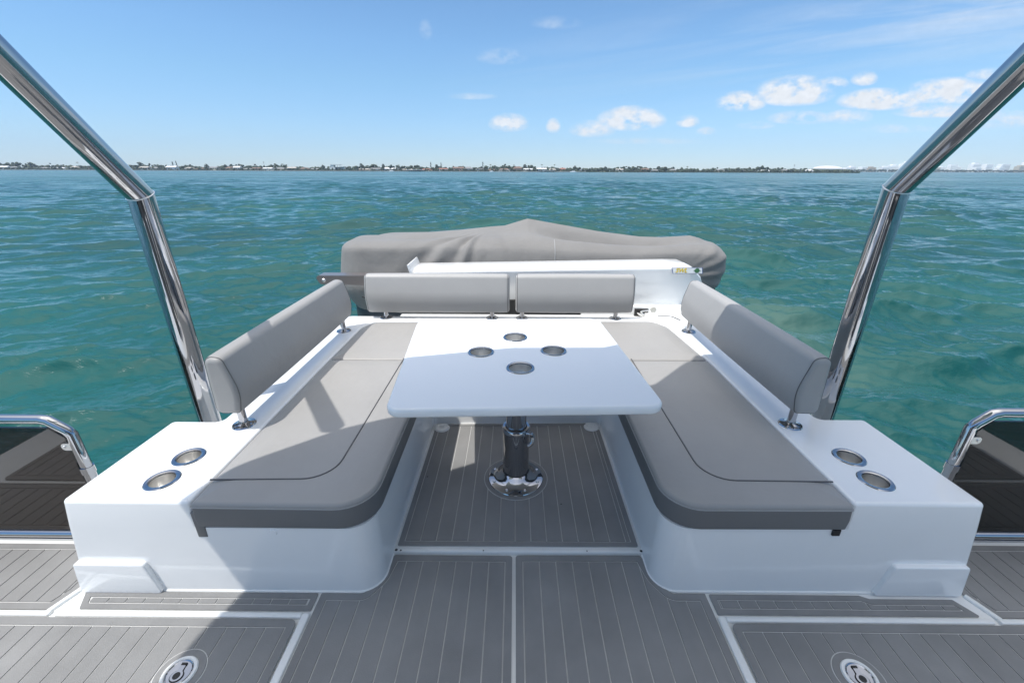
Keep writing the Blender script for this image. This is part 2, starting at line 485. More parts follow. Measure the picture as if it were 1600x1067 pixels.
# ================================================================== backrests
def backrest(name, length, prof, loc, rz, label, posts, flip=1, matr=None):
    """prof: list (u,z,r) section; u = toward sitter negative; extruded along local x"""
    e = empty(name, loc, label, 'backrest', 'grey backrests on steel posts', rz)
    sec = rounded([(u * flip, z, r_) for u, z, r_ in prof], 7)
    n = len(sec); er = .030
    # body with puffed ends
    stations = []
    for k in range(7):
        t = k / 6 * math.pi / 2; stations.append((er * (1 - math.sin(t)), er * .75 * (1 - math.cos(t))))
    stations = [(er * (1 - math.sin(k / 6 * math.pi / 2)), er * .8 * (1 - math.cos(k / 6 * math.pi / 2))) for k in range(7)]  # (dist from end, inset)
    sts = [(a, i) for a, i in reversed(stations)]
    xs = [(x, i) for x, i in sts] + [(length * f, -.003 * math.sin(math.pi * f)) for f in (.1, .2, .3, .4, .5, .6, .7, .8, .9)] + [(length - x, i) for x, i in reversed(sts)]
    vs = []; fs = []
    for x, i in xs:
        for (u, z) in inset(sec, i): vs.append((x, u, z))
    m_ = len(xs)
    for a in range(m_ - 1):
        for k in range(n):
            l = (k + 1) % n; fs.append((a * n + k, a * n + l, (a + 1) * n + l, (a + 1) * n + k))
    mb = MB(); mb.add(vs, fs); mb.add([vs[k] for k in range(n)], [tuple(range(n))]); mb.add([vs[(m_ - 1) * n + k] for k in range(n)], [tuple(range(n))])
    # upholstered end panels bulge a little
    mb.build('pad', matr or M['cush'], e, sharp=60)
    for x in (er * .45, length - er * .45):
        mb = MB(); ii = er * .8 * (1 - math.cos(math.asin(1 - .45)))
        tube(mb, [(x, u, z) for u, z in clean(inset(sec, ii - .0006), .004)], .0020, 8, closed=True); mb.build('piping', M['piping2'], e)
    for px in posts:
        mb = MB()
        tube(mb, [(px, .0, .004), (px, .0, .13)], .0165, 20)
        lathe(mb, [(.0005, .012), (.018, .012), (.024, .008), (.045, .005), (.048, .0)], (px, 0, 0), 36)
        for a in range(3):
            lathe(mb, [(.0005, .008), (.004, .008), (.005, .005)], (px + .034 * math.cos(a * 2.1 + .4), .034 * math.sin(a * 2.1 + .4), 0), 12)
        mb.build('post', M['chrome'], e)
    return e
z0 = TOP
side_prof = [(-.042, .088, .025), (-.062, .19, .22), (-.020, .345, .032), (.055, .352, .040), (.062, .085, .03)]
# left: local x runs along +Y, sitter side is +X ; after 90deg rotation local y -> -X
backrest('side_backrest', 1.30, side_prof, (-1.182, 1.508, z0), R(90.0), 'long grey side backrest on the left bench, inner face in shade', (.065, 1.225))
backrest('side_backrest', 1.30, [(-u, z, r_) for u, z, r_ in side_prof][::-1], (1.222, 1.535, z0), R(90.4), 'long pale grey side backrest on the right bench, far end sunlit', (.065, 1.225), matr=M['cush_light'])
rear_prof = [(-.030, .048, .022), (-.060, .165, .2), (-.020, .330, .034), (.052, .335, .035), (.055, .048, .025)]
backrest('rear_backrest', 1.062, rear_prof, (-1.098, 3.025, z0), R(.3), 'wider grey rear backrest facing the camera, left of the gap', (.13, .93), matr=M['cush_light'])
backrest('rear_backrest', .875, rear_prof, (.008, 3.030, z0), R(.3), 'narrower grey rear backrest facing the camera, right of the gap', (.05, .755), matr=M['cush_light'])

# ================================================================== table
tb = empty('table', (.012, 1.70, .02), 'white square table with four cup holes on a polished steel pedestal', 'table')
TZ = .70
a3 = R(2.6)
def rt(x, y, c=(.012, 1.728)): return (c[0] + x * math.cos(a3) - y * math.sin(a3), c[1] + x * math.sin(a3) + y * math.cos(a3))
half, hy = .475, .468
tout = rounded([(-.437, 1.226, .055), (.528, 1.262, .055), (.462, 2.196, .065), (-.522, 2.156, .065)], 10)
tc_ = [(.005, 1.901), (-.147, 1.720), (.177, 1.739), (.026, 1.560)]
TR = .0500
mb = MB(); slab(mb, tout, TZ - .036, TZ, r=.012, rb=.014, holes=[circle(x, y, TR, 40) for x, y in tc_], seg=6)
mb.build('table_top', M['table'], tb, world=True)
mb = MB(); lathe(mb, [(.0005, -.012), (.11, -.012), (.11, -.002), (.0005, -.002)], (.012, 1.70, TZ - .036), 40); mb.build('mounting_plate', M['chrome_b'], tb, world=True)
# pedestal
mb = MB(); lathe(mb, [(.134, .008), (.136, .011), (.134, .015), (.126, .018), (.112, .020), (.098, .028), (.084, .040), (.076, .050), (.070, .056), (.066, .060)], (.012, 1.70, .02), 64)
for k in range(8):
    a = k * math.pi / 4 + .39; lathe(mb, [(.0005, .024), (.006, .024), (.008, .0195)], (.012 + .114 * math.cos(a), 1.70 + .114 * math.sin(a), .02), 14)
mb.build('base_flange', M['chrome'], tb, world=True)
mb = MB(); lathe(mb, [(.064, .05), (.0625, .058), (.0625, .285), (.0655, .289), (.0655, .305), (.062, .311), (.052, .313), (.049, .309)], (.012, 1.70, .02), 56)
mb.build('outer_column', M['chrome'], tb, world=True)
mb = MB(); lathe(mb, [(.0475, .28), (.0475, .635)], (.012, 1.70, .02), 48); mb.build('inner_column', M['chrome'], tb, world=True)
mb = MB(); tube(mb, bez([(.060, 1.655, .318), (.078, 1.648, .322), (.088, 1.650, .305), (.084, 1.640, .275), (.066, 1.636, .262)], 5), [.010] * 21, 12)
mb.build('clamp_lever', M['chrome'], tb, world=True)
for (x, y), l in zip(tc_, ['stainless cup holder in the white table, farthest from the camera', 'stainless cup holder in the white table, leftmost of four',
                           'stainless cup holder in the white table, rightmost of four', 'stainless cup holder in the white table, nearest the camera']):
    cup_holder((x, y, TZ), TR, .07, l, ringw=.009)

mb = MB()
for x, y, r_ in ((-.474, 1.268, .006), (-.455, 1.266, .004), (.520, 1.272, .006), (.30, 1.270, .003), (-.12, 1.268, .003), (-.43, 1.70, .004), (.22, 1.52, .003)):
    lathe(mb, [(.0005, .002), (r_ * .7, .0018), (r_, .0)], (x, y, .0205 if y < 1.28 else .0285), 10)
mb.build('grime_specks', M['black'], deck_o)
# white screw fittings in the rear corners of the well
for x, y, l in ((-.425, 2.130, 'white round screw fitting in the rear left corner of the well floor'), (.463, 2.150, 'white round screw fitting in the rear right corner of the well floor')):
    e = empty('floor_fitting', (x, y, .028), l, 'fitting', 'white floor fittings')
    mb = MB(); lathe(mb, [(.0005, .006), (.022, .006), (.026, .010), (.038, .008), (.045, .0)], n=32); mb.build('disc', M['bead'], e)
    mb = MB(); lathe(mb, [(.0005, .009), (.008, .009), (.010, .006)], n=16); mb.build('screw', M['chrome_b'], e)

# flush hatch latches
def latch(x, y, rz, label):
    e = empty('hatch_latch', (x, y, .0165), label, 'hatch latch', 'flush steel hatch latches', rz)
    mb = MB(); lathe(mb, [(.0375, .0005), (.038, .003), (.041, .005), (.047, .0045), (.050, .0)], n=48); mb.build('outer_ring', M['bead'], e)
    mb = MB(); lathe(mb, [(.0375, .003), (.036, .004), (.033, .0015), (.0005, .0008)], n=48); mb.build('face_plate', M['chrome'], e)
    # dark keyhole outline, then raised tongue inside it
    def key(s_, z_, h_, name, mt):
        pts = []
        for k in range(25):
            t = R(-240 + k * 300 / 24); pts.append((s_ * .020 * math.cos(t), -.010 + s_ * .018 * math.sin(t)))
        pts = [(s_ * .020 * math.cos(t), -.010 + s_ * .018 * math.sin(t)) for t in [R(120 + k * 300 / 24) for k in range(25)]]
        pts += [(s_ * .0085, .020), (s_ * .0085, .026 + .002 * s_), (-s_ * .0085, .026 + .002 * s_), (-s_ * .0085, .020)]
        m2 = MB(); slab(m2, pts, z_, z_ + h_, bottom=False); return m2.build(name, mt, e)
    key(1.0, .001, .0012, 'key_recess', M['black']); t_ = key(.86, .0022, .0022, 'lift_tongue', M['chrome'])
    m2 = MB(); lathe(m2, [(.0005, .0049), (.0105, .0049), (.0105, .0040)], (0, -.010, 0), 28); m2.build('finger_hole', M['black'], e)
    m2 = MB(); box(m2, -.008, .008, .0200, .0275, .0045, .0050); m2.build('slot', M['black'], e)
    return e
latch(-1.023, .812, R(0), 'flush round steel hatch latch in the left deck, half in sunlight')
latch(1.066, .822, R(0), 'flush round steel hatch latch in the shaded right deck')

# ================================================================== hardtop posts
for s, x, yb, jz, lab in ((-1, -1.478, 1.75, 1.352, 'thick polished steel hardtop post with a bent top, standing on the left'), (1, 1.50, 1.775, 1.386, 'thick polished steel hardtop post with a bent top, standing on the right')):
    e = empty('hardtop_post', (x, yb, -.16), lab, 'post', 'polished hardtop posts')
    dy, dz = -.335, .392
    mb = MB(); jp = Vector((x, yb, jz)); up_end = jp + Vector((0, dy, dz)) * 1.86
    tube(mb, [(x, yb, -.155), (x, yb, jz), up_end], .0455, 48, up=(0, 1, 0), caps=False)
    mb.build('tube', M['chrome'], e, world=True, sharp=30)
    mb = MB(); bis = (Vector((0, 0, 1)) + Vector((0, dy, dz)).normalized()).normalized()
    ring = []
    for k in range(40):
        t = 2 * math.pi * k / 40; off = Vector((math.cos(t), math.sin(t), 0)) * .0462
        off = off - Vector((0, 0, 1)) * (off.dot(bis) / bis.z); ring.append(jp + off)
    tube(mb, ring, .0022, 8, closed=True); mb.build('weld', M['chrome_b'], e, world=True)
    mb = MB(); lathe(mb, [(.047, .03), (.049, .012), (.095, .010), (.10, .0)], (x, yb, -.16), 40); mb.build('base_flange', M['chrome'], e, world=True)

# ================================================================== hardtop (overhead, casts the shade)
HH = 2.10
def hp(pts): return rounded(pts, 8)
top_out = hp([(-1.98, .02, .2), (1.75, .02, .2), (1.70, 1.70, .1), (1.60, 1.80, .1), (.78, 1.80, .05), (.62, 1.93, .04), (.40, 1.93, .10), (.02, 1.53, .06), (-.20, 1.42, .10), (-.62, 1.41, .3), (-1.06, 1.30, .2), (-1.46, 1.10, .25), (-1.80, .82, .3), (-1.93, .40, .3)])
ht = empty('hardtop', (0, .2, HH), 'white hardtop roof over the flybridge, just above the picture', 'hardtop')
mb = MB(); slab(mb, top_out, HH, HH + .07, r=.02, rb=.02); mb.build('roof_panel', M['roof_under'], ht, world=True)

hc = empty('added_helm_console', (0, -2.0, 0), 'unseen helm console, dark screen and seats, added behind the viewer for dark reflections', 'helm console')  # console, screen and seats added behind the camera as dark reflections for the steel
mb = MB(); slab(mb, rounded([(-1.5, -2.3, .1), (1.5, -2.3, .1), (1.4, -1.75, .15), (-1.4, -1.75, .15)], 6), 0, .95, r=.05); mb.build('console_body', M['gel'], hc, world=True)
mb = MB(); slab(mb, rounded([(-1.75, -2.3, .1), (1.75, -2.3, .1), (1.65, -2.1, .1), (-1.65, -2.1, .1)], 6), .96, 1.98, r=.04); mb.build('dark_reflection_screen', M['black'], hc, world=True)
for x in (-.75, .75):
    mb = MB(); slab(mb, rounded([(x - .5, -1.45, .1), (x + .5, -1.45, .1), (x + .5, -.95, .1), (x - .5, -.95, .1)], 6), .0, .62, r=.05, rb=.03); mb.build('added_helm_seat', M['cush_side'], hc, world=True)
    mb = MB(); slab(mb, rounded([(x - .5, -.94, .04), (x + .5, -.94, .04), (x + .5, -.80, .04), (x - .5, -.80, .04)], 6), .0, 1.25, r=.05, rb=.03); mb.build('added_seat_back', M['cush_side'], hc, world=True)

# ================================================================== side wind screens
def windscreen(s, y, zt_, xa, xb, label, zc_, brz):
    e = empty('smoked_windscreen', (s * 2.1, y, 0), label, 'windscreen', 'smoked side screens')
    far = s * 2.72
    mb = MB()
    path = [(far, y, zt_), (s * (xa + .012), y, zt_), (s * (xa - .012), y, zt_ - .006), (s * (xb + .012), y, zt_ - .048), (s * (xb), y, zt_ - .066), (s * xb, y, .02)]
    tube(mb, path, .0180, 24, up=(0, 1, 0)); mb.build('frame_rail', M['chrome'], e, world=True)
    mb = MB(); tube(mb, [(far, y - .002, .026), (s * (xb + .015), y - .002, .026)], .017, 20); box(mb, min(far, s * xb), max(far, s * xb), y - .016, y + .016, 0, .010)
    mb.build('bottom_rail', M['chrome'], e, world=True)
    g = [(far, .04), (s * (xb + .030), .04), (s * (xb + .030), zt_ - .080), (s * (xa + .004), zt_ - .036), (far, zt_ - .036)]
    mb = MB(); n = 5
    mb.add([(a, y - .004, c) for a, c in g] + [(a, y + .004, c) for a, c in g], [tuple(range(n)), tuple(range(2 * n - 1, n - 1, -1))] + [(i, (i + 1) % n, n + (i + 1) % n, n + i) for i in range(n)])
    mb.build('pane', M['smoke'], e, world=True)
    mb = MB()
    c = [(s * (xb + .012), y - .008, brz), (s * (xb + .052), y - .008, brz)]
    out = rounded([(c[0][0], brz - .015), (c[1][0], brz - .015, .014), (c[1][0], brz + .015, .014), (c[0][0], brz + .015)], 6)
    n = len(out); mb.add([(a, y - .010, b_) for a, b_ in out] + [(a, y - .005, b_) for a, b_ in out], [tuple(range(n))] + [(i, (i + 1) % n, n + (i + 1) % n, n + i) for i in range(n)])
    lathe(mb, [(.0005, .004), (.005, .004), (.006, .0)], (s * (xb + .040), y - .010, brz), 14, axis='y')
    mb.build('bracket', M['chrome_b'], e, world=True)
    mb = MB(); tube(mb, [(s * xb, y, zc_), (s * xb, y, zc_ + .028)], .0225, 24); tube(mb, [(s * xb, y, .0), (s * xb, y, zc_)], .0190, 24); mb.build('collar', M['chrome'], e, world=True)
windscreen(-1, 1.335, .585, 1.745, 1.668, 'dark smoked windscreen with polished rail left of the left armrest', .345, .468)
windscreen(1, 1.365, .622, 1.79, 1.722, 'dark smoked windscreen with polished rail right of the right armrest', .365, .505)

# ================================================================== davit behind the rear seat
dv = empty('davit', (.3, 3.4, -.16), 'white moulded davit boom lying behind the rear backrests, with a small label', 'davit')
# boom: section rises slightly to the right
def boomz(x): return .700 + (x + .80) * .0215
mb = MB()
front = [(-.790, 0), (1.235, 0), (1.44, 0), (1.545, 0)]
def prism_x(stations):   # stations: list of (x, [(y,z)...])
    n = len(stations[0][1]); vs = [(x, y, z) for x, s_ in stations for y, z in s_]
    fs = [(a * n + k, a * n + (k + 1) % n, (a + 1) * n + (k + 1) % n, (a + 1) * n + k) for a in range(len(stations) - 1) for k in range(n)]
    fs += [tuple(range(n)), tuple((len(stations) - 1) * n + k for k in range(n))]
    mb.add(vs, fs)
def sec(zt_, zb, y0=3.30, d=.30, r_=.02): return rounded([(y0 + .105, zb, .03), (y0, zt_ - .0, r_), (y0 + .10, zt_ + .018, .03), (y0 + d, zt_ + .012, r_), (y0 + d, zb, .03)], 5)
st = []
for x in (-.80, -.78, -.5, 0, .5, 1.0, 1.25): st.append((x, sec(boomz(x), .44 if x < .7 else .34)))
st += [(1.36, sec(boomz(1.3) - .000, .34, 3.30, .29)), (1.43, sec(boomz(1.3) - .030, .34, 3.31, .26)), (1.49, sec(boomz(1.3) - .085, .34, 3.33, .22)), (1.53, sec(boomz(1.3) - .15, .36, 3.36, .17))]
prism_x(st); mb.build('boom', M['gel'], dv, world=True, sharp=40)
# flanged left end
mb = MB(); q = [(-.845, boomz(-.8) + .055), (-.835, boomz(-.8) + .055), (-.775, .60), (-.775, .44), (-.80, .44), (-.805, .60)]
n = len(q); mb.add([(a, 3.285, c) for a, c in q] + [(a, 3.62, c) for a, c in q], [tuple(range(n)), tuple(range(2 * n - 1, n - 1, -1))] + [(i, (i + 1) % n, n + (i + 1) % n, n + i) for i in range(n)])
mb.build('end_flange', M['gel'], dv, world=True)
# pedestal housing and round cover
mb = MB(); slab(mb, rounded([(.55, 3.34, .05), (1.46, 3.34, .05), (1.40, 3.66, .05), (.6, 3.66, .05)], 6), -.16, .42, r=.02); mb.build('pedestal', M['gel'], dv, world=True)
mb = MB(); slab(mb, rounded([(1.05, 3.10, .03), (1.42, 3.10, .03), (1.42, 3.33), (1.05, 3.33)], 6), .30, .385, r=.02); mb.build('plinth', M['gel'], dv, world=True)
mb = MB(); lathe(mb, [(.0005, .028), (.10, .028), (.122, .02), (.128, .0)], (.79, 3.345, .61), 48, axis='y'); mb.build('round_cover', M['gel'], dv, world=True)
mb = MB(); box(mb, .975, 1.085, 3.265, 3.285, .335, .412); mb.build('cable_recess', M['black'], dv, world=True)
mb = MB(); slab(mb, rounded([(1.095, 3.20, .008), (1.15, 3.20, .008), (1.15, 3.28, .008), (1.095, 3.28, .008)], 4), .33, .375, r=.006)
lathe(mb, [(.0005, .012), (.022, .012), (.024, .0)], (1.125, 3.275, .405), 20, axis='y'); mb.build('cable_gland', M['beige'], dv, world=True)
mb = MB(); tube(mb, bez([(1.08, 3.24, .41), (1.02, 3.25, .395), (1.06, 3.25, .36), (1.0, 3.25, .38), (1.05, 3.25, .345)], 6), .006, 8); mb.build('hinge_rod', M['chrome_b'], dv, world=True)
# label plate with lettering and emblem
lx, lz = 1.355, .722
mb = MB(); mb.add([(lx - .125, 3.2955, lz + .022), (lx + .118, 3.2955, lz + .024), (lx + .128, 3.2955, lz - .026), (lx - .108, 3.2955, lz - .026)], [(0, 1, 2, 3)])
M_lab = mb.build('label_border', M['blue'], dv, world=True)
mb = MB(); mb.add([(lx - .119, 3.2935, lz + .019), (lx + .113, 3.2935, lz + .021), (lx + .122, 3.2935, lz - .023), (lx - .105, 3.2935, lz - .023)], [(0, 1, 2, 3)])
mb.build('label_plate', M['label'], dv, world=True)
def text_mesh(body, size, loc, mt, parent, name, shear=.25, bold=0.0):
    cu = bpy.data.curves.new(name, 'FONT'); cu.body = body; cu.size = size; cu.shear = shear; cu.align_x = 'CENTER'; cu.align_y = 'CENTER'; cu.extrude = .0004; cu.offset = bold
    to = bpy.data.objects.new(name, cu); col.objects.link(to)
    dg = bpy.context.evaluated_depsgraph_get(); me = bpy.data.meshes.new_from_object(to.evaluated_get(dg))
    bpy.data.objects.remove(to)
    me.materials.clear(); me.materials.append(mt)
    o = bpy.data.objects.new(name, me); col.objects.link(o); o.parent = parent; o.rotation_euler = (R(90), 0, 0)
    o.location = Vector(loc) - parent_world(parent); return o
text_mesh('SWL', .046, (lx - .045, 3.2920, lz - .001), M['yellow'], dv, 'label_text', bold=.0012)
mb = MB(); lathe(mb, [(.0005, .0012), (.013, .0012), (.013, 0), (.019, 0), (.019, .0012), (.014, .0012)], (lx + .078, 3.2930, lz), 24, axis='y'); box(mb, lx + .052, lx + .104, 3.2917, 3.2925, lz - .003, lz + .003)
mb.build('label_emblem', M['green'], dv, world=True)

# polished bar sticking out to the left
arm = empty('passerelle_arm', (-1.2, 3.30, .62), 'flat polished steel bar sticking out left behind the rear backrest', 'steel bar')
mb = MB()
out = rounded([(-1.58, .648, .03), (-1.55, .597, .02), (-.78, .585), (-.78, .668), (-1.56, .668, .02)], 6); n = len(out)
mb.add([(a, 3.29, c) for a, c in out] + [(a, 3.40, c) for a, c in out], [tuple(range(n)), tuple(range(2 * n - 1, n - 1, -1))] + [(i, (i + 1) % n, n + (i + 1) % n, n + i) for i in range(n)])
mb.build('bar', mat('steel_brown_reflection', (.33, .285, .27), .3, metal=.8), arm, world=True, sharp=25)  # brown mirror reflection put into the base colour of the polished bar
mb = MB(); lathe(mb, [(.0005, .010), (.009, .010), (.012, .006), (.016, .0)], (-1.52, 3.289, .630), 20, axis='y'); mb.build('bolt', M['chrome_b'], arm, world=True)
# thin cord
mb = MB(); tube(mb, bez([(-1.17, 3.12, .545), (-1.12, 3.14, .52), (-1.06, 3.16, .495), (-1.055, 3.16, .46)], 6), .004, 8)
tag(mb.build('cord', M['black']), 'thin black cord between left side backrest and rear backrest', 'cord')
mb = MB(); tube(mb, bez([(1.09, 3.06, .425), (1.13, 3.08, .418), (1.2, 3.07, .416), (1.235, 2.98, .42)], 6), .0028, 8)
tag(mb.build('cable', M['black']), 'thin cable curling on the white coaming beside the right backrest', 'cable')

# ================================================================== covered dinghy
dg_ = empty('covered_dinghy', (.3, 4.4, .0), 'tender boat under a creased grey canvas cover behind the davit', 'dinghy')
foot = rounded([(-1.55, 3.66, .24), (-1.62, 4.4, 0), (-1.55, 5.14, .24), (.9, 5.16, .8), (1.85, 4.90, .35), (2.16, 4.45, .28), (1.92, 3.80, .30), (.9, 3.66, .8)], 12)
# resample outline evenly
fp = [Vector(p) for p in foot] + [Vector(foot[0])]
d = [0]
for i in range(1, len(fp)): d.append(d[-1] + (fp[i] - fp[i - 1]).length)
NT = 840; outl_ = []
for k in range(NT):
    t = d[-1] * k / NT; i = max(j for j in range(len(d)) if d[j] <= t); i = min(i, len(fp) - 2)
    seg_ = d[i + 1] - d[i]; outl_.append(fp[i].lerp(fp[i + 1], (t - d[i]) / seg_ if seg_ > 1e-9 else 0))
O = np.array([(p.x, p.y) for p in outl_])
Cx = np.clip(O[:, 0], -1.25, 1.68); Cn = np.stack([Cx, np.full(NT, 4.15)], 1)
def ridge_z(x): return np.interp(x, [-1.7, -1.45, -.9, -.50, -.24, -.10, .12, .40, .8, 1.2, 1.4, 1.68, 1.95, 2.2], [.82, .850, .888, .918, .947, .957, 1.022, .975, .908, .860, .855, .872, .80, .70])
def rim_z(x): return np.interp(x, [-1.7, -1.4, -.6, 0, .6, 1.1, 1.5, 1.8, 2.1, 2.3], [.845, .862, .868, .862, .835, .812, .815, .80, .73, .68])
AP = np.array([-.24, 4.34]); BP = np.array([.13, 4.38])
V = []
NS, NK = 46, 34
for si in range(NS + 1):
    s = si / NS
    p = Cn + (O - Cn) * (s ** .9)
    dist = np.linalg.norm(O - p, axis=1); x, y = p[:, 0], p[:, 1]
    zr = rim_z(x); rid = ridge_z(Cn[:, 0]); nearside = (O[:, 1] < 4.15)
    g_ = s ** .9
    drop = np.where(nearside, 0, .10)
    val = np.interp(Cn[:, 0], [-1.5, -1.25, -.9, -.5, -.2, .2, .5, .9, 1.3, 1.6], [.0, .0, .03, .012, .0, .015, .085, .09, .06, .01]) * np.where(nearside, 1, .4)
    z = rid + (zr - drop - rid) * g_ ** .92 - val * np.exp(-((g_ - .42) / .17) ** 2)
    # round over the edge
    e_ = np.clip(1 - dist / .16, 0, 1); z = z - .075 * (1 - np.sqrt(np.clip(1 - e_ ** 2, 0, 1)))
    V.append(np.stack([x, y, z], 1))
edge = V[-1].copy()
nrm = O - Cn; nrm /= np.linalg.norm(nrm, axis=1)[:, None]
for ki in range(1, NK + 1):
    t = ki / NK
    zb = .13 + .05 * np.sin(np.arange(NT) * 2 * np.pi / NT * 3)
    z = edge[:, 2] * (1 - t) + zb * t
    bul = .055 * math.sin(min(t * 1.5, 1) * math.pi / 2) - .26 * max(0, t - .45) ** 1.5 * 2
    tip = np.clip((O[:, 0] - 1.2) / .9, 0, 1)
    bb = bul - tip * .35 * t ** 1.6
    V.append(np.stack([O[:, 0] + nrm[:, 0] * bb, O[:, 1] + nrm[:, 1] * bb, z], 1))
V = np.array(V)                          # rows, NT, 3
# folds: fan out of the tent peaks plus long soft drape waves
rowd = np.zeros(V.shape[:2]); rowd[1:] = np.cumsum(np.linalg.norm(np.diff(V, axis=0), axis=2), axis=0)
for ap, amp, fan, k1, seed in ((AP, .040, 2.10, 24, 0), (AP, .018, 1.35, 15, 5)):
    near = V[:, :, 1] < 4.2
    ux = V[:, :, 0] - ap[0]; dn = rowd + .02
    ph = np.arctan2(dn, ux); rr = np.hypot(ux, dn)
    w = np.exp(-((ph - fan) / .28) ** 2) * np.clip((rr - .22) / .25, 0, 1) * np.exp(-(rr / .95) ** 2) * near
    f_ = (np.sin(ph * k1 + seed + .6 * np.sin(rr * 5 + seed)) + .4 * np.sin(ph * k1 * 1.41 + 1.3 + seed))
    sk = np.clip((np.arange(V.shape[0]) - NS * .8) / (NS * .25), 0, 1)[:, None]
    V[:, :, 1] -= w * f_ * amp * sk; V[:, :, 2] += w * f_ * amp * .8 * (1 - .8 * sk)
tt = np.arange(NT)
for kk, am in ((9, .004), (23, .003), (41, .002)):
    ph = tt * 2 * np.pi * kk / NT
    w = np.clip((np.arange(V.shape[0]) - NS * .8) / (NS * .6), 0, 1)[:, None]
    V[:, :, 1] += w * am * np.sin(ph + np.arange(V.shape[0])[:, None] * .05 * kk / 9) * nrm[:, 1]; V[:, :, 0] += w * am * np.sin(ph) * nrm[:, 0]
# stern-left crease and tucked bow folds
bow = np.clip((V[:, :, 0] - 1.55) / .4, 0, 1)
phb = np.arctan2(V[:, :, 2] - .55, V[:, :, 0] - 1.4)
V[:, :, 1] -= bow * .010 * np.sin(phb * 26)
mb = MB(); rows = V.shape[0]
vs = [tuple(v) for v in V.reshape(-1, 3)]
fs = [(a * NT + k, a * NT + (k + 1) % NT, (a + 1) * NT + (k + 1) % NT, (a + 1) * NT + k) for a in range(rows - 1) for k in range(NT)]
mb.add(vs, fs); mb.build('canvas_cover', M['canvas'], dg_, world=True, sharp=80)
# seam on the cover
row = V[:, int(np.argmin(np.abs(O[:, 0] - .35) + 10 * (O[:, 1] > 4.4))), :]
mb = MB(); tube(mb, [(v[0], v[1] - .003, v[2] + .002) for v in row[NS - 14:]], .0035, 6); mb.build('cover_seam', M['seam'], dg_, world=True)
mb = MB()
ins = [(p[0], p[1]) for p in (Cn + (O - Cn) * .86)[::12]]
ins2 = [(p[0], p[1]) for p in (Cn + (O - Cn) * .45)[::12]]
walls(mb, [(ins, .45), (ins, .1), (ins2, -.18)]); cap(mb, ins2, -.18); mb.build('inflatable_hull', M['hull_grey'], dg_, world=True)

# ================================================================== yacht hull below
yh = empty('yacht_hull', (0, -2, WATER_Z), 'white yacht hull and lower deck carrying the flybridge', 'boat hull')
mb = MB()
slab(mb, rounded([(-2.45, -9, .6), (2.5, -9, .6), (2.5, 2.2, .3), (1.7, 3.1, .3), (-1.65, 3.1, .3), (-2.45, 2.2, .3)], 6), WATER_Z - .6, -.32, r=.1)
mb.build('hull_shell', M['hull'], yh, world=True)
mb = MB(); slab(mb, rounded([(-1.2, 3.1, .05), (1.6, 3.1, .05), (1.5, 5.0, .15), (-1.1, 5.0, .15)], 5), -.9, -.19, r=.05); mb.build('dinghy_cradle', M['hull'], yh, world=True)

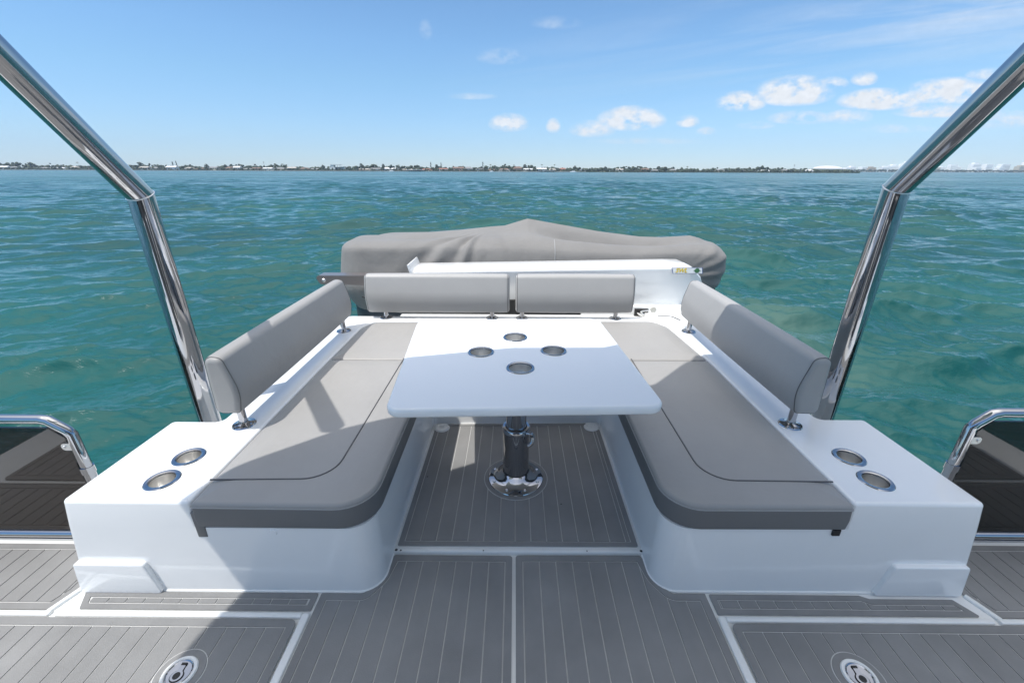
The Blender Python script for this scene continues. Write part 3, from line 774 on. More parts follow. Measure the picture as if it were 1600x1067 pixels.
# ================================================================== water
def build_water():
    th = []
    a = 0
    front = np.linspace(-62, 62, 1050); back = np.linspace(62, 298, 220)[1:-1]
    ang = np.radians(np.concatenate([front, back])); NA = len(ang)
    r = [2.2]
    while r[-1] < 6200:
        g = .0042 if r[-1] < 60 else (.0065 if r[-1] < 400 else .02)
        r.append(r[-1] * (1 + g) )
    r = np.array(r); NR = len(r)
    X = r[:, None] * np.sin(ang)[None, :]; Y = r[:, None] * np.cos(ang)[None, :]
    Z = np.zeros_like(X)
    dr = np.gradient(r)
    cell = np.maximum(dr[:, None], r[:, None] * .0021 + 0 * X)
    g2 = np.random.default_rng(5)
    DX = np.zeros_like(X); DY = np.zeros_like(X)
    nW = 170; Yw = Y + .20 * np.sqrt(X * X + 20)
    lam = np.exp(g2.uniform(np.log(.16), np.log(6.5), nW))
    base = R(93)     # travel direction, crests nearly across the view
    for i in range(nW):
        L_ = lam[i]; spread = R(30) if L_ < .6 else R(19)
        dth = base + g2.normal(0, 1) * spread
        k = 2 * np.pi / L_; amp = L_ * (.0078 if L_ < 1.3 else .0088) * g2.uniform(.6, 1.3)
        kx, ky = k * math.cos(dth), k * math.sin(dth); ph0 = g2.uniform(0, 2 * np.pi)
        fade = np.clip((L_ / cell - 2.0) / 2.0, 0, 1)
        if fade.max() <= 0: continue
        ph = kx * X + ky * Yw + ph0 + .5 * np.sin(.11 * X + .07 * Y + i)
        Z += fade * amp * np.cos(ph)
        sn = fade * amp * .45 * np.sin(ph); DX -= sn * math.cos(dth); DY -= sn * math.sin(dth)
    calm = np.clip((r[:, None] - 2.2) / 2, .3, 1)
    Z *= calm
    # patchiness
    pat = .85 + .3 * np.sin(X * .09 + 1.1 * np.sin(Y * .05)) * np.sin(Y * .06 + X * .02)
    Z *= pat
    co = np.stack([X + DX, Y + DY, Z], 2).reshape(-1, 3)
    ii, jj = np.meshgrid(np.arange(NR - 1), np.arange(NA), indexing='ij')
    j2 = (jj + 1) % NA
    q = np.stack([ii * NA + jj, ii * NA + j2, (ii + 1) * NA + j2, (ii + 1) * NA + jj], 2).reshape(-1, 4)
    me = bpy.data.meshes.new('water'); me.vertices.add(len(co)); me.vertices.foreach_set('co', co.astype(np.float32).ravel())
    nf = len(q); me.loops.add(nf * 4); me.polygons.add(nf)
    me.loops.foreach_set('vertex_index', q[:, ::-1].astype(np.int32).ravel()); me.polygons.foreach_set('loop_start', np.arange(0, nf * 4, 4, dtype=np.int32))
    me.polygons.foreach_set('use_smooth', np.ones(nf, dtype=bool))
    me.update(); 
    o = bpy.data.objects.new('water', me); col.objects.link(o); o.location = (0, 0, WATER_Z)
    m, nt, b = new_mat('sea_water'); L = nt.links
    b.inputs['Roughness'].default_value = .06; b.inputs['IOR'].default_value = 1.34
    tc = nt.nodes.new('ShaderNodeTexCoord')
    # water body colour, patchy, with a paler stirred-up plume off the right side
    n1 = nt.nodes.new('ShaderNodeTexNoise'); n1.inputs['Scale'].default_value = .045; n1.inputs['Detail'].default_value = 4; L.new(tc.outputs['Object'], n1.inputs['Vector'])
    rmp = nt.nodes.new('ShaderNodeValToRGB'); rmp.color_ramp.elements[0].position = .35; rmp.color_ramp.elements[1].position = .68
    rmp.color_ramp.elements[0].color = (.006, .058, .056, 1); rmp.color_ramp.elements[1].color = (.010, .088, .078, 1); L.new(n1.outputs['Fac'], rmp.inputs['Fac'])
    mp = nt.nodes.new('ShaderNodeMapping'); mp.inputs['Location'].default_value = (-8.6, -13.5, 0); L.new(tc.outputs['Object'], mp.inputs['Vector'])
    mp2 = nt.nodes.new('ShaderNodeMapping'); mp2.inputs['Scale'].default_value = (.30, .17, 0); L.new(mp.outputs['Vector'], mp2.inputs['Vector'])
    nz = nt.nodes.new('ShaderNodeTexNoise'); nz.inputs['Scale'].default_value = .5; nz.inputs['Detail'].default_value = 5; L.new(tc.outputs['Object'], nz.inputs['Vector'])
    ln = nt.nodes.new('ShaderNodeVectorMath'); ln.operation = 'LENGTH'; L.new(mp2.outputs['Vector'], ln.inputs[0])
    ad = nt.nodes.new('ShaderNodeMath'); ad.operation = 'ADD'; L.new(ln.outputs['Value'], ad.inputs[0]); L.new(nz.outputs['Fac'], ad.inputs[1])
    mr = nt.nodes.new('ShaderNodeMapRange'); mr.inputs['From Min'].default_value = .55; mr.inputs['From Max'].default_value = 1.5; mr.inputs['To Min'].default_value = .28; mr.inputs['To Max'].default_value = 0
    mr.interpolation_type = 'SMOOTHSTEP'; L.new(ad.outputs['Value'], mr.inputs['Value'])
    mx = nt.nodes.new('ShaderNodeMix'); mx.data_type = 'RGBA'; L.new(mr.outputs['Result'], mx.inputs['Factor']); L.new(rmp.outputs['Color'], mx.inputs[6]); mx.inputs[7].default_value = (.14, .20, .15, 1)
    L.new(mx.outputs[2], b.inputs['Base Color'])
    # ripples; waves too small for the mesh far out become surface roughness
    dl = nt.nodes.new('ShaderNodeVectorMath'); dl.operation = 'LENGTH'; L.new(tc.outputs['Object'], dl.inputs[0])
    rr = nt.nodes.new('ShaderNodeMapRange'); rr.inputs['From Min'].default_value = 15; rr.inputs['From Max'].default_value = 260; rr.inputs['To Min'].default_value = .025; rr.inputs['To Max'].default_value = .22
    L.new(dl.outputs['Value'], rr.inputs['Value']); mpr = nt.nodes.new('ShaderNodeMapping'); mpr.inputs['Scale'].default_value = (.006, .05, 1); L.new(tc.outputs['Object'], mpr.inputs['Vector'])
    nr = nt.nodes.new('ShaderNodeTexNoise'); nr.inputs['Scale'].default_value = 1; nr.inputs['Detail'].default_value = 7; nr.inputs['Roughness'].default_value = .75; L.new(mpr.outputs['Vector'], nr.inputs['Vector'])
    nm = nt.nodes.new('ShaderNodeMapRange'); nm.inputs['From Min'].default_value = .3; nm.inputs['From Max'].default_value = .7; nm.inputs['To Min'].default_value = .35; nm.inputs['To Max'].default_value = 1.9; L.new(nr.outputs['Fac'], nm.inputs['Value'])
    rm = nt.nodes.new('ShaderNodeMath'); rm.operation = 'MULTIPLY'; L.new(rr.outputs['Result'], rm.inputs[0]); L.new(nm.outputs['Result'], rm.inputs[1]); L.new(rm.outputs[0], b.inputs['Roughness'])
    mpb = nt.nodes.new('ShaderNodeMapping'); mpb.inputs['Scale'].default_value = (1, 2.6, 1); mpb.inputs['Rotation'].default_value = (0, 0, R(8)); L.new(tc.outputs['Object'], mpb.inputs['Vector'])
    na = nt.nodes.new('ShaderNodeTexNoise'); na.inputs['Scale'].default_value = 3.2; na.inputs['Detail'].default_value = 5; na.inputs['Roughness'].default_value = .55; L.new(mpb.outputs['Vector'], na.inputs['Vector'])
    nb = nt.nodes.new('ShaderNodeTexNoise'); nb.inputs['Scale'].default_value = .55; nb.inputs['Detail'].default_value = 6; nb.inputs['Roughness'].default_value = .6; L.new(mpb.outputs['Vector'], nb.inputs['Vector'])
    b1 = nt.nodes.new('ShaderNodeBump'); b1.inputs['Strength'].default_value = .6; b1.inputs['Distance'].default_value = .03; L.new(na.outputs['Fac'], b1.inputs['Height'])
    b2 = nt.nodes.new('ShaderNodeBump'); b2.inputs['Strength'].default_value = .5; b2.inputs['Distance'].default_value = .12; L.new(nb.outputs['Fac'], b2.inputs['Height']); L.new(b1.outputs['Normal'], b2.inputs['Normal'])
    L.new(b2.outputs['Normal'], b.inputs['Normal'])
    me.materials.append(m)
    tag(o, 'choppy teal green bay water', None, None, 'structure')
build_water()


# ================================================================== far shore
DS = 1150.0
def sx_(px, D=DS): return (px - 804) * D * .9266 / 660
PXM = 660 * 1.165 / DS
GZ = WATER_Z + .7
mt_land = mat('shore_land', (.16, .17, .10), .9, var=(.02, .4))
mt_wall = mat('seawall', (.42, .41, .38), .8, var=(.05, .2))
mb = MB(); slab(mb, [(-2600, DS - 14), (sx_(1335), DS - 14), (sx_(1335), DS + 900), (-2600, DS + 900)], WATER_Z - 3, GZ)
slab(mb, [(sx_(1335) + .5, 2560), (5200, 2560), (5200, 4200), (sx_(1335) + .5, 4200)], WATER_Z - 3, GZ + .5)
tag(mb.build('far_shore', mt_land), 'low far shore land', None, None, 'structure')
mb = MB(); box(mb, -2600, sx_(905), DS - 14.6, DS - 14, WATER_Z - 2, GZ + .5)
tag(mb.build('seawall', mt_wall), 'long pale concrete seawall along the far residential waterfront', 'seawall')
_wm = bpy.data.meshes.new('window'); _q = MB(); box(_q, -.5, .5, -.5, .5, -.5, .5); _wm.from_pydata(_q.v, [], _q.f)
_wm2 = _wm.copy()
def window(parent, x0, x1, y0, y1, z0_, z1_, name='window', me_=None):
    if not _wm.materials: _wm.materials.append(M['winfar'])
    if not _wm2.materials: _wm2.materials.append(mat('city_glazing', (.25, .29, .33), .2))
    o = bpy.data.objects.new(name, me_ or _wm); col.objects.link(o); o.parent = parent
    o.location = ((x0 + x1) / 2, (y0 + y1) / 2, (z0_ + z1_) / 2); o.scale = (x1 - x0, y1 - y0, z1_ - z0_); return o
H_ = {n: mat('wall_' + n, c, .7) for n, c in dict(white=(.66, .66, .64), cream=(.50, .45, .36), grey=(.34, .35, .35), pink=(.52, .36, .30), blue=(.38, .48, .55), tan=(.45, .36, .26), brown=(.22, .14, .10)).items()}
RF = {n: mat('roof_' + n, c, .75) for n, c in dict(white=(.60, .60, .60), grey=(.20, .20, .20), brown=(.16, .10, .075), red=(.25, .11, .075), pale=(.38, .35, .31), dark=(.09, .09, .09)).items()}
M['winfar'] = mat('far_window_glass', (.03, .04, .05), .1)
ORD = 'first second third fourth fifth sixth seventh eighth ninth tenth eleventh twelfth thirteenth fourteenth fifteenth sixteenth seventeenth eighteenth nineteenth twentieth'.split()
def ordn(i):
    if i < 20: return ORD[i]
    t = ['twenty', 'thirty', 'forty', 'fifty'][(i + 1) // 10 - 2]; u = (i + 1) % 10
    return (t[:-1] + 'ieth') if u == 0 else t + '-' + ORD[u - 1]
HS = [(4,14,6,'grey','white','g'),(17,12,5,'white','grey','g'),(60,16,4,'tan','grey','h'),(88,20,4,'white','white','g'),(110,10,6,'white','pale','h'),(135,16,4,'grey','brown','h'),(196,14,5,'cream','grey','h'),(226,14,6,'grey','pale','g'),(241,13,5,'white','grey','h'),(267,18,7,'blue','white','g'),
 (292,12,5,'white','pale','h'),(312,14,4,'tan','brown','h'),(334,14,6,'cream','grey','g'),(356,15,6,'tan','brown','h'),(370,11,7,'white','white','g'),(385,12,4,'grey','grey','h'),(400,14,5,'pink','brown','g'),(416,16,5,'white','white','g'),(436,18,5,'cream','grey','h'),(456,14,6,'grey','pale','g'),(474,14,5,'tan','brown','h'),(492,16,4,'white','grey','g'),
 (566,24,4,'pink','pale','h'),(586,15,5,'white','grey','g'),(604,10,6,'white','white','h'),(615,10,5,'cream','white','g'),(640,26,3.5,'tan','pale','g'),(664,20,4,'cream','red','h'),(692,14,5,'white','red','g'),(715,18,7,'pink','brown','g'),(731,14,7,'grey','grey','h'),(749,12,5,'white','dark','g'),
 (768,16,4,'tan','brown','h'),(787,20,5,'white','brown','h'),(808,16,8,'pink','brown','h'),(824,18,5,'white','white','g'),(845,16,6,'blue','white','g'),(862,14,5,'white','pale','h'),(878,14,6,'tan','red','h'),(909,10,4,'white','grey','h'),(968,12,5,'white','pale','g'),(1007,16,6,'brown','brown','h'),(1022,16,4,'white','grey','h'),(1052,10,5,'tan','grey','h'),(1124,14,5,'cream','grey','h'),(1160,9,4,'grey','grey','h'),(1195,12,4,'white','white','g'),(1226,12,5,'cream','grey','g'),(1262,12,5,'grey','white','h')]
for i, (px, wpx, hpx, wc, rc, ty) in enumerate(HS):
    W_ = wpx / PXM; Ht = hpx / PXM; x = sx_(px); y = DS + rng.uniform(-4, 10); dp = rng.uniform(10, 15)
    e = empty('shore_house', (x, y, GZ), f'{wc} walled house with {rc} roof on the far shore, {ordn(i)} house from the left', 'house', 'houses along the far shore', rng.uniform(-.15, .15))
    wh = Ht * (.60 if ty == 'h' else .66); hw, hd = W_ / 2, dp / 2
    mb = MB(); box(mb, -hw, hw, -hd, hd, 0, wh)
    if i % 3 == 0: box(mb, hw * .2, hw * .9, -hd - 3, -hd - .01, 0, wh * .6)
    mb.build('wall', H_[wc], e)
    o_ = .8; rz = .4 if ty == 'h' else .0
    mb = MB(); a_ = hw + o_; d_ = hd + o_; rl = a_ * (.45 if ty == 'h' else .98)
    mb.add([(-a_, -d_, wh + .02), (a_, -d_, wh + .02), (a_, d_, wh + .02), (-a_, d_, wh + .02), (-rl, 0, Ht), (rl, 0, Ht)], [(0, 1, 5, 4), (1, 2, 5), (2, 3, 4, 5), (3, 0, 4), (0, 3, 2, 1)])
    mb.build('roof', RF[rc], e, sharp=5)
    mb = MB(); nw = max(2, int(W_ / 4.2)); fl = 2 if wh > 5.2 else 1
    for fl_ in range(fl):
        for k in range(nw):
            cx = -hw + (k + .5) * W_ / nw; ww = rng.uniform(.9, 1.5); zb = .9 + fl_ * 3.1
            if zb + 1.5 < wh + .3: window(e, cx - ww, cx + ww, -hd - .06, -hd + .05, zb, min(zb + 1.6, wh - .2))
# the white waterfront house with an open roof deck
x = sx_(530); e = empty('waterfront_house', (x, DS - 4, GZ), 'white three storey waterfront house with an open roof terrace on stilts', 'house')
u = 1 / PXM
mb = MB(); box(mb, -15 * u, -6 * u, -7, 7, 0, 6.2 * u); box(mb, -12.5 * u, -8 * u, -6, 6, 6.2 * u + .01, 9 * u); box(mb, 0, 14 * u, -6, 7, 0, 2.6 * u); box(mb, 2 * u, 9 * u, -5, 6, 2.6 * u + .01, 6 * u); mb.build('wall', H_['white'], e)
mb = MB(); box(mb, -13 * u, 4 * u, -7, 6, 9.2 * u, 9.9 * u); box(mb, 1 * u, 11 * u, -7.5, 6.5, 6.1 * u, 6.9 * u); mb.build('roof', RF['white'], e)
mb = MB()
for k in (-12.5, -5, -1, 3.2):
    mb = MB(); box(mb, k * u - .3, k * u + .3, -6.5, -6, 2 * u, 9.2 * u); mb.build('roof_post', H_['grey'], e)
for q_ in ((-6 * u + .1, -.1, -3, 5, .5, 5.6 * u), (-10.5 * u, -8.7 * u, -7.1, -6.9, 3.2 * u, 5 * u), (3 * u, 8 * u, -5.1, -4.9, 3.4 * u, 4.8 * u), (2 * u, 12 * u, -6.1, -5.9, .8 * u, 1.9 * u)): window(e, *q_)
# long low dock canopies and moored boats
for i, (px, w_, lab) in enumerate(((650, 30, 'long low white boathouse roof left of centre on the far shore'), (852, 26, 'long low white boathouse roof right of centre on the far shore'))):
    e = empty('boathouse', (sx_(px), DS - 19, WATER_Z), lab, 'boathouse')
    a_ = w_ / 2 * u; mb = MB(); box(mb, -a_, a_, -5, 5, 3.2, 4.0); mb.build('roof', RF['white'], e)
    mb = MB()
    for k in range(9):
        for yy in (-4.5, 4.5): mb = MB(); box(mb, -a_ + .5 + k * (2 * a_ - 1) / 8 - .2, -a_ + .5 + k * (2 * a_ - 1) / 8 + .2, yy - .2, yy + .2, -1, 3.19); mb.build('post', H_['grey'], e)
for i, (px, L__, lab) in enumerate(((893, 16, 'white motor boat moored right of the brown shore house'), (615, 12, 'small white boat moored by the seawall left of centre'), (768, 11, 'small white boat moored under the centre of the far houses'))):
    e = empty('moored_boat', (sx_(px), DS - 26, WATER_Z), lab, 'boat', 'boats moored off the far seawall')
    a_ = L__ / 2; mb = MB(); ol = rounded([(-a_, -1.8, .4), (a_ * .5, -1.8, 3), (a_, 0, .5), (a_ * .5, 1.8, 3), (-a_, 1.8, .4)], 5); slab(mb, ol, -.4, 1.5, r=.2); mb.build('hull', M['hull'], e)
    mb = MB(); slab(mb, rounded([(-a_ * .5, -1.2, .3), (a_ * .4, -1.2, .5), (a_ * .4, 1.2, .5), (-a_ * .5, 1.2, .3)], 4), 1.51, 3.0, r=.25); mb.build('cabin', M['hull'], e)
    window(e, -a_ * .45, a_ * .3, -1.26, -1.18, 1.9, 2.5)

# vegetation
leafA = mat('shore_foliage', (.036, .050, .024), .8, var=(.12, .45))
leafB = mat('palm_foliage', (.06, .08, .03), .7, var=(.3, .35))
bark = mat('bark', (.16, .13, .10), .9)
import bmesh
_b = bmesh.new(); bmesh.ops.create_icosphere(_b, subdivisions=1, radius=1); _b.verts.ensure_lookup_table()
ICV = np.array([v.co[:] for v in _b.verts]); ICF = np.array([[v.index for v in f_.verts] for f_ in _b.faces]); _b.free()
def clump(mb, cx, cy, cz, rx, rz, mi=0):
    j = 1 + rng.uniform(-.28, .28, (len(ICV), 1)); v = ICV * j * np.array([rx, rx, rz]) + np.array([cx, cy, cz])
    mb.add([tuple(p) for p in v], [tuple(f_) for f_ in ICF], mi)
def belt_h(px): return np.interp(px, [-600, 0, 200, 420, 520, 700, 860, 1000, 1200, 1335, 1400], [19, 18.5, 16, 15, 15, 16, 15, 13.5, 13, 11, 9])
mb = MB()
for k in range(3000):
    px = rng.uniform(-560, 1335); h = belt_h(px) * (.82 + .22 * math.sin(px * .13) * math.sin(px * .041) + .16 * math.sin(px * .031 + 2) + rng.uniform(-.16, .14)); yy = DS + 18 + rng.uniform(0, 40)
    r1 = rng.uniform(2.2, 4.6); top = h * rng.uniform(.35, .95); clump(mb, sx_(px), yy, GZ + max(top - r1 * .6, r1 * .3), r1, r1 * rng.uniform(.6, .9))
for k in range(1300):
    px = rng.uniform(-560, 1335); r1 = rng.uniform(3.2, 5); clump(mb, sx_(px), DS + 16 + rng.uniform(0, 30), GZ + rng.uniform(1, belt_h(px) * .45), r1, r1 * .8)
for k in range(2200):
    px = rng.uniform(-560, 1335); r1 = rng.uniform(1.2, 3.2); clump(mb, sx_(px), DS - rng.uniform(8, 12), GZ + r1 * .5 + rng.uniform(0, 1) ** 3 * 4.5, r1, r1 * .7)
tag(mb.build('tree_belt', leafA, sharp=180), 'dense green belt of trees behind the far houses', 'trees', None, 'stuff')
mb = MB()
for k in range(700):
    px = rng.uniform(1290, 1760); r1 = rng.uniform(3, 7); clump(mb, sx_(px, 2575), 2566 + rng.uniform(0, 20), GZ + .5 + r1 * .6 + rng.uniform(0, 6), r1, r1 * .7)
tag(mb.build('city_tree_belt', leafA, sharp=180), 'thin distant line of trees below the white city buildings', 'trees', None, 'stuff')
TREES = [(13, 17, 'p'), (40, 15, 'r'), (111, 18, 'p'), (150, 14, 'r'), (262, 20, 'c'), (268, 21, 'c'), (315, 15, 'r'), (345, 14, 'r'), (436, 16, 'p'), (500, 13, 'r'), (561, 18, 'r'), (578, 15, 'p'), (596, 17, 'r'), (620, 14, 'p'), (671, 21, 'c'), (680, 17, 'r'), (687, 20, 'c'), (753, 22, 'c'), (765, 16, 'p'), (802, 15, 'p'), (819, 18, 'r'), (846, 17, 'p'), (866, 17, 'p'), (898, 14, 'r'), (946, 13, 'r'), (1030, 14, 'r'), (1040, 13.5, 'r'), (1075, 13, 'p'), (1188, 13, 'r')]
KN = {'p': ('palm_tree', 'palm tree', 'slender palm'), 'r': ('round_tree', 'tree', 'round crowned green tree'), 'c': ('pine_tree', 'pine', 'tall narrow dark pine')}
cnt = {'p': 0, 'r': 0, 'c': 0}
for px, h, ty in TREES:
    nm, ca, de = KN[ty]; 
    e = empty(nm, (sx_(px), DS + 14, GZ), f'{de} rising above the far shore belt, {ordn(cnt[ty])} such tree from the left', ca, ca + 's standing out on the far shore'); cnt[ty] += 1
    h = h + 1.0
    mb = MB(); tube(mb, bez([(0, 0, 0), (.3, 0, h * .4), (.1, 0, h * (.9 if ty != 'r' else .5))], 4), [.35 - .02 * k for k in range(9)], 6); mb.build('trunk', bark, e)
    mb = MB()
    if ty == 'p':
        for k in range(16):
            a = 2 * math.pi * k / 16 + rng.uniform(-.2, .2); l = rng.uniform(2.4, 3.4); up = rng.uniform(.2, 1.4)
            pts = [(0, 0, 0), (l * .5 * math.cos(a), l * .5 * math.sin(a), up), (l * math.cos(a), l * math.sin(a), up - rng.uniform(1, 2.2))]
            w_ = .45; px_, py_ = -math.sin(a) * w_, math.cos(a) * w_
            vs = []
            for (q0, q1, q2), ww in zip(pts, (.3, 1, .1)): vs += [(q0 + px_ * ww, q1 + py_ * ww, h * .9 + q2), (q0 - px_ * ww, q1 - py_ * ww, h * .9 + q2), (q0, q1, h * .9 + q2 + .12 + .1 * ww)]
            mb.add(vs, [(0, 3, 5, 2), (2, 5, 4, 1), (3, 6, 8, 5), (5, 8, 7, 4), (0, 1, 4, 3), (3, 4, 7, 6)])
    elif ty == 'r':
        for k in range(60):
            a = rng.uniform(0, 6.28); rr = 4.6 * math.sqrt(rng.uniform(0, 1)); zz = h * .42 + rng.uniform(0, 1) * (h * .52) * math.sqrt(max(0, 1 - (rr / 5.2) ** 2)); clump(mb, rr * math.cos(a), rr * math.sin(a), zz, rng.uniform(.8, 1.5), rng.uniform(.6, 1.1))
    else:
        for k in range(44):
            t = rng.uniform(0, 1); rr = (1 - t) * 2.2 + .3; a = rng.uniform(0, 6.28); clump(mb, rr * math.cos(a) * .8, rr * math.sin(a) * .8, h * (.3 + .68 * t), rng.uniform(.5, 1.1), rng.uniform(.4, .8))
    mb.build('crown', leafB if ty == 'p' else leafA, e, sharp=180)
# tall thin masts
for px, h, lab in ((398, 22, 'thin grey mast standing above the trees on the left'), (1252, 20, 'thin grey mast standing above the trees left of the stadium')):
    e = empty('mast', (sx_(px), DS + 40, GZ), lab, 'mast', 'masts on the far shore')
    mb = MB(); tube(mb, [(0, 0, 0), (0, 0, h)], [.5, .25], 8); mb.build('pole', H_['grey'], e)
    mb = MB(); box(mb, -1.1, 1.1, -.3, .3, h - 3.5, h - 1.0); mb.build('lamp_head', H_['grey'], e)

# distant city on the right
DC = 2600.0; uc = DC / (660 * 1.165)
H_['city_white'] = mat('city_white', (.88, .88, .87), .6)
def cx_(px): return sx_(px, DC)
e = empty('stadium', (cx_(1301), DC + 60, GZ + .5), 'white stadium with a tilted shallow domed roof on the far right shore', 'stadium')
mb = MB(); lathe(mb, [(23 * uc * .93, 0), (22 * uc * .93, 4 * uc)], (0, 0, 0), 48); mb.build('wall', H_['white'], e)
mb = MB(); prof = [(24 * uc * .93 * math.cos(t), 4.1 * uc + 5.2 * uc * math.sin(t)) for t in [k / 8 * math.pi / 2 for k in range(9)]]
lathe(mb, prof, (0, 0, 0), 48); mb.v = [(x, y, z - x * .02) for x, y, z in mb.v]; mb.build('dome_roof', RF['white'], e)
BL = [(1326, 8, 7, 'white'), (1337, 10, 9, 'white'), (1348, 10, 8, 'white'), (1358, 10, 8, 'tan'), (1368, 9, 7, 'cream'), (1380, 12, 9, 'white'), (1392, 10, 10, 'white'), (1403, 12, 12, 'white'), (1414, 10, 14, 'white'), (1424, 10, 17, 'white'), (1436, 12, 13, 'white'), (1452, 14, 9, 'white'), (1470, 14, 8, 'cream'), (1484, 12, 9, 'white'), (1496, 10, 13, 'white'), (1508, 12, 10, 'white'), (1520, 10, 8, 'white'), (1532, 14, 15, 'white'), (1547, 12, 14, 'white'), (1560, 10, 9, 'white'), (1574, 18, 14, 'white'), (1590, 12, 11, 'cream'), (1602, 14, 17, 'white'), (1622, 16, 12, 'white')]
for i, (px, w_, h_, c_) in enumerate(BL):
    W_ = w_ * uc; Hh = h_ * uc
    e = empty('city_building', (cx_(px), DC + rng.uniform(0, 90), GZ + .5), f'distant {c_} city building beyond the bay, {ordn(i)} building right of the stadium', 'building', 'pale city buildings beyond the bay', rng.uniform(-.25, .25))
    hw = W_ / 2; mb = MB(); box(mb, -hw, hw, -14, 14, 0, Hh * .86)
    if i % 2: box(mb, -hw * .6, hw * .3, -10, 10, Hh * .86 + .01, Hh)
    else: box(mb, -hw * .9, hw * .9, -13, 13, Hh * .86 + .01, Hh * .90)
    mb.build('wall', H_['city_white' if c_ == 'white' else c_], e)
    mb = MB(); nf_ = max(2, int(Hh / 11))
    for k in range(nf_):
        zb = 3 + k * (Hh * .86 - 4) / nf_; nseg = 4
        window(e, -hw * .88, hw * .88, -14.2, -13.9, zb, zb + 1.1, 'window_band', _wm2)



# ================================================================== haze
mb = MB(); box(mb, -5600, 5600, -300, 4600, WATER_Z - 4.2, 260)
hz = mb.build('haze', M['gel']); hm = bpy.data.materials.new('air_haze'); hm.use_nodes = True; hn = hm.node_tree; hn.nodes.remove(hn.nodes['Principled BSDF'])
pv = hn.nodes.new('ShaderNodeVolumePrincipled'); pv.inputs['Color'].default_value = (.62, .80, 1, 1); pv.inputs['Density'].default_value = .00010; pv.inputs['Anisotropy'].default_value = .0
hn.links.new(pv.outputs[0], hn.nodes['Material Output'].inputs['Volume']); hz.data.materials.clear(); hz.data.materials.append(hm)
tag(hz, 'thin sea haze in the air', 'haze', None, 'stuff')

# ================================================================== sky, sun, camera
SX, SY = .42, .25                      # shadow drift per metre of height
sun_dir = Vector((-SX, -SY, 1)).normalized()
elev = math.asin(sun_dir.z); rot = math.atan2(sun_dir.x, sun_dir.y)
w = bpy.data.worlds.new('World'); sc.world = w; w.use_nodes = True
nt = w.node_tree; L = nt.links; bg = nt.nodes['Background']
sky = nt.nodes.new('ShaderNodeTexSky'); sky.sky_type = 'NISHITA'; sky.sun_disc = False
sky.sun_elevation = elev; sky.sun_rotation = rot; sky.air_density = 1.0; sky.dust_density = .0; sky.ozone_density = 1.5; sky.altitude = 0
SKY_K = .080; EXPO = .77
bg.inputs['Strength'].default_value = SKY_K
tc = nt.nodes.new('ShaderNodeTexCoord')
sep = nt.nodes.new('ShaderNodeSeparateXYZ'); L.new(tc.outputs['Generated'], sep.inputs[0])
def M_(op, a, b_=None, clamp=False):
    n = nt.nodes.new('ShaderNodeMath'); n.operation = op; n.use_clamp = clamp
    for i, v in enumerate((a, b_)):
        if v is None: continue
        if isinstance(v, (int, float)): n.inputs[i].default_value = v
        else: L.new(v, n.inputs[i])
    return n.outputs[0]
az = M_('DIVIDE', sep.outputs['X'], M_('MAXIMUM', sep.outputs['Y'], .05))     # tan(azimuth) from straight aft
el = M_('DIVIDE', sep.outputs['Z'], M_('MAXIMUM', sep.outputs['Y'], .05))
comb = nt.nodes.new('ShaderNodeCombineXYZ'); L.new(az, comb.inputs[0]); L.new(M_('MULTIPLY', el, 1.7), comb.inputs[1])
def noise(scale, det, rough=.55, off=0):
    mp = nt.nodes.new('ShaderNodeMapping'); mp.inputs['Location'].default_value = (off, off * .7, off * .3); L.new(comb.outputs[0], mp.inputs['Vector'])
    n = nt.nodes.new('ShaderNodeTexNoise'); n.inputs['Scale'].default_value = scale; n.inputs['Detail'].default_value = det; n.inputs['Roughness'].default_value = rough
    L.new(mp.outputs[0], n.inputs['Vector']); return n.outputs['Fac']
puff = noise(16, 7, .6)
puff2 = noise(42, 5, .6, 3.1)
# cumulus: az, el, half width, half height, density
CL_ = [(-0.014, 0.088, 0.032, 0.016, 0.9), (0.08, 0.083, 0.012, 0.013, 0.7), (0.163, 0.077, 0.037, 0.015, 0.75), (0.242, 0.095, 0.056, 0.021, 0.95), (0.363, 0.093, 0.019, 0.011, 0.7), (0.404, 0.076, 0.016, 0.007, 0.5), (0.466, 0.128, 0.04, 0.017, 1.0), (0.572, 0.145, 0.063, 0.025, 0.95), (0.645, 0.164, 0.026, 0.01, 0.7), (0.708, 0.171, 0.021, 0.012, 0.6), (0.597, 0.1, 0.053, 0.012, 0.6), (0.753, 0.132, 0.068, 0.018, 1.05), (0.696, 0.102, 0.04, 0.013, 0.6), (0.886, 0.146, 0.072, 0.022, 0.9), (0.872, 0.113, 0.066, 0.012, 0.75), (0.956, 0.18, 0.036, 0.01, 0.5), (0.506, 0.087, 0.032, 0.007, 0.35), (0.804, 0.081, 0.067, 0.008, 0.3), (-0.087, 0.139, 0.04, 0.006, 0.2), (-0.027, 0.207, 0.039, 0.013, 0.2), (0.28, 0.056, 0.096, 0.006, 0.25), (1.011, 0.097, 0.08, 0.017, 0.5), (-0.178, 0.251, 0.01, 0.015, 0.12), (0.08, 0.264, 0.038, 0.01, 0.15), (2.2, .16, .2, .05, .9), (-2.6, .12, .2, .03, .6)]
tot = None
